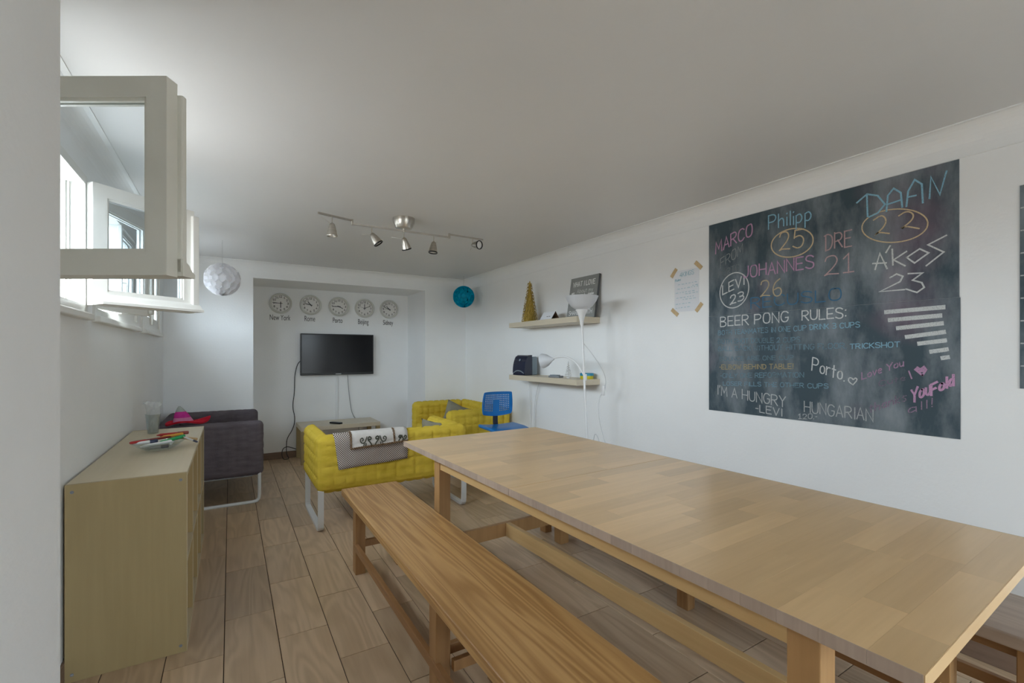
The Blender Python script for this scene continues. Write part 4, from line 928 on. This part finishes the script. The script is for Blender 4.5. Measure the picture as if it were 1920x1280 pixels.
for k in range(1, 9): ribbon(bm, [Vector((CH, .528, 1.176 + .829 * k / 9)), Vector((CH, -.615, 1.176 + .829 * k / 9))], .005, nx)
for k in range(1, 8): ribbon(bm, [Vector((CH, .532 - 1.152 * k / 8, 1.18)), Vector((CH, .532 - 1.152 * k / 8, 2.0))], .005, nx)
obj('chalk_grid', bm, chalk('w', .9), b2)

# ------------------------------------------------------------------ blue desk chair
bc = thing('desk_chair', 'bright blue swivel chair with perforated plastic back', 'chair', (2.33, 4.08, 0), R_(176))
def chair_back():
    bm = bmesh.new(); nxs, nz = 18, 12; Wd, Hh = .325, .222
    def P(u, v, off):          # u,v in 0..1
        x = (u - .5); w = Wd * (.93 + .07 * (1 - v)); zb = -.022 * (1 - (2 * x) ** 2) * (1 - v)
        cr = max(0, abs(x) * 2 - .8) / .2
        z = v * Hh + zb + (.014 * cr ** 2 * (1 - 2 * v))
        return Vector((x * w, -.035 * (1 - (2 * x) ** 2) + off + (v - .5) * .02, z))
    for off in (0.0, .008):
        G = {}
        def gv(i, j, du=0, dv=0, key=None):
            k = (off, i, j, du, dv)
            if k not in G: G[k] = bm.verts.new(P((i + du) / nxs, (j + dv) / nz, off))
            return G[k]
        for i in range(nxs):
            for j in range(nz):
                c = [gv(i, j), gv(i + 1, j), gv(i + 1, j + 1), gv(i, j + 1)]
                solid = i == 0 or i == nxs - 1 or j <= 1 or j == nz - 1 or (7 <= i <= 10 and j < 8)
                if solid: bm.faces.new(c)
                else:
                    e = .24; q = [gv(i, j, e, e), gv(i, j, 1 - e, e), gv(i, j, 1 - e, 1 - e), gv(i, j, e, 1 - e)]
                    for k in range(4): bm.faces.new((c[k], c[(k + 1) % 4], q[(k + 1) % 4], q[k]))
    bmesh.ops.recalc_face_normals(bm, faces=bm.faces)
    return bm
M['bluechair2'] = M['bluechair']
obj('backrest', chair_back(), M['bluechair'], bc, True, loc=(0, -.03, .70))
bm = bmesh.new()
tube(bm, smooth_path([(-.163, -.03, .71), (-.168, -.03, .80), (-.155, -.015, .912), (-.145, -.012, .922), (0, -.055, .922), (.145, -.012, .922), (.155, -.015, .912), (.168, -.03, .80), (.163, -.03, .71), (.14, -.045, .695), (0, -.075, .676), (-.14, -.045, .695)], 3, True), .006, 8, True)
obj('back_rim', bm, M['bluechair'], bc, True)
bm = bmesh.new(); sweep(bm, smooth_path([(0, -.075, .80), (0, -.085, .66), (0, -.08, .58), (0, -.02, .545), (0, .08, .545)], 3), rect(.012, .052), up=Vector((0, 1, 0))); obj('back_stem', bm, M['darkblue'], bc, True)
bm = bmesh.new(); rbox(bm, .40, .38, .034, .016, .05, 0, .1, (0, .12, .575)); 
for v in bm.verts: v.co.z += .02 * ((v.co.x / .2) ** 2) * .6 - .012 * max(0, (v.co.y - .2) / .1)
obj('seat', bm, M['bluechair'], bc, True)
bm = bmesh.new(); lathe(bm, [(.026, .10), (.026, .34), (.018, .34), (.018, .555)], 16, Matrix.Translation((0, .1, 0))); obj('gas_post', bm, M['darkblue'], bc, True)
for k in range(5):
    a = 2 * PI * k / 5 + .3; d = Vector((math.cos(a), math.sin(a), 0)); o_ = Vector((0, .1, 0))
    bm = bmesh.new(); sweep(bm, [o_ + d * .02 + Vector((0, 0, .11)), o_ + d * .25 + Vector((0, 0, .07))], rect(.022, .03)); lg = obj('base_arm', bm, M['darkblue'], bc)
    bm = bmesh.new(); lathe(bm, [(.014, -.02), (.026, -.016), (.026, .016), (.014, .02)], 14, Matrix.Translation(o_ + d * .25 + Vector((0, 0, .026))) @ Matrix.Rotation(a + .5, 4, 'Z') @ Matrix.Rotation(PI / 2, 4, 'X')); obj('caster', bm, M['black'], lg, True)
    bm = bmesh.new(); tube(bm, [tuple(o_ + d * .25 + Vector((0, 0, .03))), tuple(o_ + d * .25 + Vector((0, 0, .075)))], .007, 8); obj('caster_pin', bm, M['silver'], lg, True)

# ------------------------------------------------------------------ things on the shelf unit
ZC = .792
gb = thing('glass_bowl', 'clear glass bowl full of pens on the shelf unit', 'bowl', (-.335, 3.16, ZC))
bm = bmesh.new(); lathe(bm, [(.04, 0), (.06, .004), (.09, .022), (.115, .042), (.125, .052), (.122, .053), (.112, .045), (.087, .026), (.058, .009), (.0, .007)], 36, None, False); obj('bowl', bm, M['clear'], gb, True)
PC = {'red': (.40, .02, .02), 'orange': (.62, .28, .02), 'green': (.02, .30, .09), 'white': (.70, .71, .72), 'navy': (.03, .04, .09), 'dark red': (.22, .03, .02), 'tan': (.50, .34, .17), 'silver grey': (.38, .39, .40)}
for k, v in PC.items(): M['pen' + k] = newmat('plastic_' + k.replace(' ', '_'), v, .35, .45)
def pen(c, cap, p, q, r, label):
    p, q = Vector(p), Vector(q); t = thing('pen', label, 'pen', p, group='pens in and on the glass bowl'); d = q - p; L = d.length
    t.rotation_euler = d.to_track_quat('Z', 'Y').to_euler()
    bm = bmesh.new(); lathe(bm, [(r * .25, 0), (r * .7, .014), (r, .018), (r, L * .68)], 10); obj('barrel', bm, M['pen' + c], t, True)
    bm = bmesh.new(); lathe(bm, [(r * 1.12, L * .66), (r * 1.12, L - .004), (r * .8, L)], 10); obj('cap', bm, M['pen' + cap], t, True)
B = Vector((-.335, 3.16, ZC))
def bp_(x, y, z): return B + Vector((x, y, z))
pen('dark red', 'red', bp_(.06, .06, .060), bp_(-.112, -.07, .060), .0065, 'red-capped dark pen sticking out of the bowl at the left')
pen('red', 'dark red', bp_(-.02, .10, .066), bp_(.13, .08, .073), .0085, 'thick red marker lying across the top of the bowl')
pen('orange', 'orange', bp_(.0, .04, .062), bp_(.105, .07, .068), .008, 'orange marker in the middle of the bowl')
pen('green', 'green', bp_(.0, -.045, .044), bp_(.115, .03, .062), .009, 'bright green marker at the right of the bowl')
pen('white', 'navy', bp_(-.10, -.055, .052), bp_(.0, -.03, .056), .0085, 'white marker with a navy cap at the front of the bowl')
pen('white', 'white', bp_(-.07, -.075, .036), bp_(.06, -.02, .045), .009, 'plain white marker low in the bowl')
pen('white', 'silver grey', bp_(.055, -.06, .034), bp_(.06, .055, .036), .008, 'white pen with a grey cap under the green marker')
pen('silver grey', 'navy', bp_(-.05, -.06, .024), bp_(.05, -.055, .026), .008, 'silver grey pen at the bottom of the bowl')
pen('tan', 'tan', bp_(.02, .075, .058), bp_(.165, .175, .016), .0075, 'wooden tan pencil resting on the far rim of the bowl')
pen('white', 'navy', bp_(.11, .00, .062), bp_(.17, .09, .012), .005, 'thin white pen leaning on the right rim of the bowl')
cp = thing('plastic_cup', 'clear plastic cup at the far corner of the shelf unit', 'cup', (-.435, 3.83, ZC))
bm = bmesh.new(); lathe(bm, [(.0, .002), (.030, .0), (.042, .125), (.044, .127), (.040, .125), (.028, .004), (.0, .004)], 24, None, False); obj('wall', bm, M['clear'], cp, True)
M['film'] = translucent('clear_white_film', (.72, .73, .74), .5)
rr = random.Random(11); bm = bmesh.new(); rows = []
for j in range(9):
    z = .008 + j * .024; f = j / 8; rb = .024 + .010 * f + .016 * max(0, f - .5)
    rows.append([bm.verts.new((rb * (1 + .35 * f * rr.uniform(-1, 1)) * math.cos(2 * PI * i / 16), rb * (1 + .35 * f * rr.uniform(-1, 1)) * math.sin(2 * PI * i / 16), z + f * rr.uniform(-.016, .016))) for i in range(16)])
for a, b_ in zip(rows, rows[1:]):
    for i in range(16): bm.faces.new((a[i], a[(i + 1) % 16], b_[(i + 1) % 16], b_[i]))
tag(obj('plastic_bag', bm, M['film'], None, False, (-.435, 3.83, ZC + .003)), 'crumpled translucent plastic bag stuffed in the clear cup', 'bag')
# felt hat on the dark sofa arm
ht = thing('felt_hat', 'pink pointed felt hat with a red brim on the charcoal sofa', 'hat', (-.30, 4.715, .731), R_(10))
M['felt_red'] = noisy('red_felt', (.40, .01, .025), (.50, .02, .04), 30, .9, .1); M['felt_pink'] = noisy('magenta_felt', (.48, .03, .24), (.56, .05, .30), 30, .9, .1)
M['felt_rose'] = noisy('rose_felt', (.55, .20, .36), (.62, .26, .42), 30, .9, .1); M['felt_grey'] = noisy('grey_felt', (.30, .33, .31), (.36, .40, .37), 30, .9, .1)
bm = bmesh.new(); K = 28; ri = [[], [], [], []]
for i in range(K):
    a = 2 * PI * i / K; wav = .012 * math.sin(3 * a + 1) + .022 * max(0, math.cos(a - .1)) ** 3
    for q, (r, z) in enumerate(((.07, .012), (.155, .006), (.158, .020), (.07, .026))):
        f = 1 if q in (1, 2) else 0
        ri[q].append(bm.verts.new((r * 1.0 * math.cos(a), r * .42 * math.sin(a), z + wav * f)))
for q in range(4):
    for i in range(K): bm.faces.new((ri[q][i], ri[q][(i + 1) % K], ri[(q + 1) % 4][(i + 1) % K], ri[(q + 1) % 4][i]))
obj('brim', bm, M['felt_red'], ht, True)
def band(name, z0, z1, r0, r1, mat, tip=False):
    bm = bmesh.new(); sh = lambda z: Matrix.Translation((-.03 - .22 * z, 0, z))
    prof = [(r0, z0), ((r0 + r1) / 2 + .003, (z0 + z1) / 2), (r1, z1)]; rg = []
    for r, z in prof: rg.append([bm.verts.new(sh(z) @ Vector((r * math.cos(2 * PI * i / 20), r * .62 * math.sin(2 * PI * i / 20), 0))) for i in range(20)])
    for a, b_ in zip(rg, rg[1:]):
        for i in range(20): bm.faces.new((a[i], a[(i + 1) % 20], b_[(i + 1) % 20], b_[i]))
    bm.faces.new(rg[0][::-1]); bm.faces.new(rg[-1]); obj(name, bm, mat, ht, True)
band('lower_band', .012, .055, .072, .058, M['felt_rose']); band('middle_band', .055, .105, .059, .035, M['felt_pink']); band('tip', .105, .150, .036, .006, M['felt_grey'])
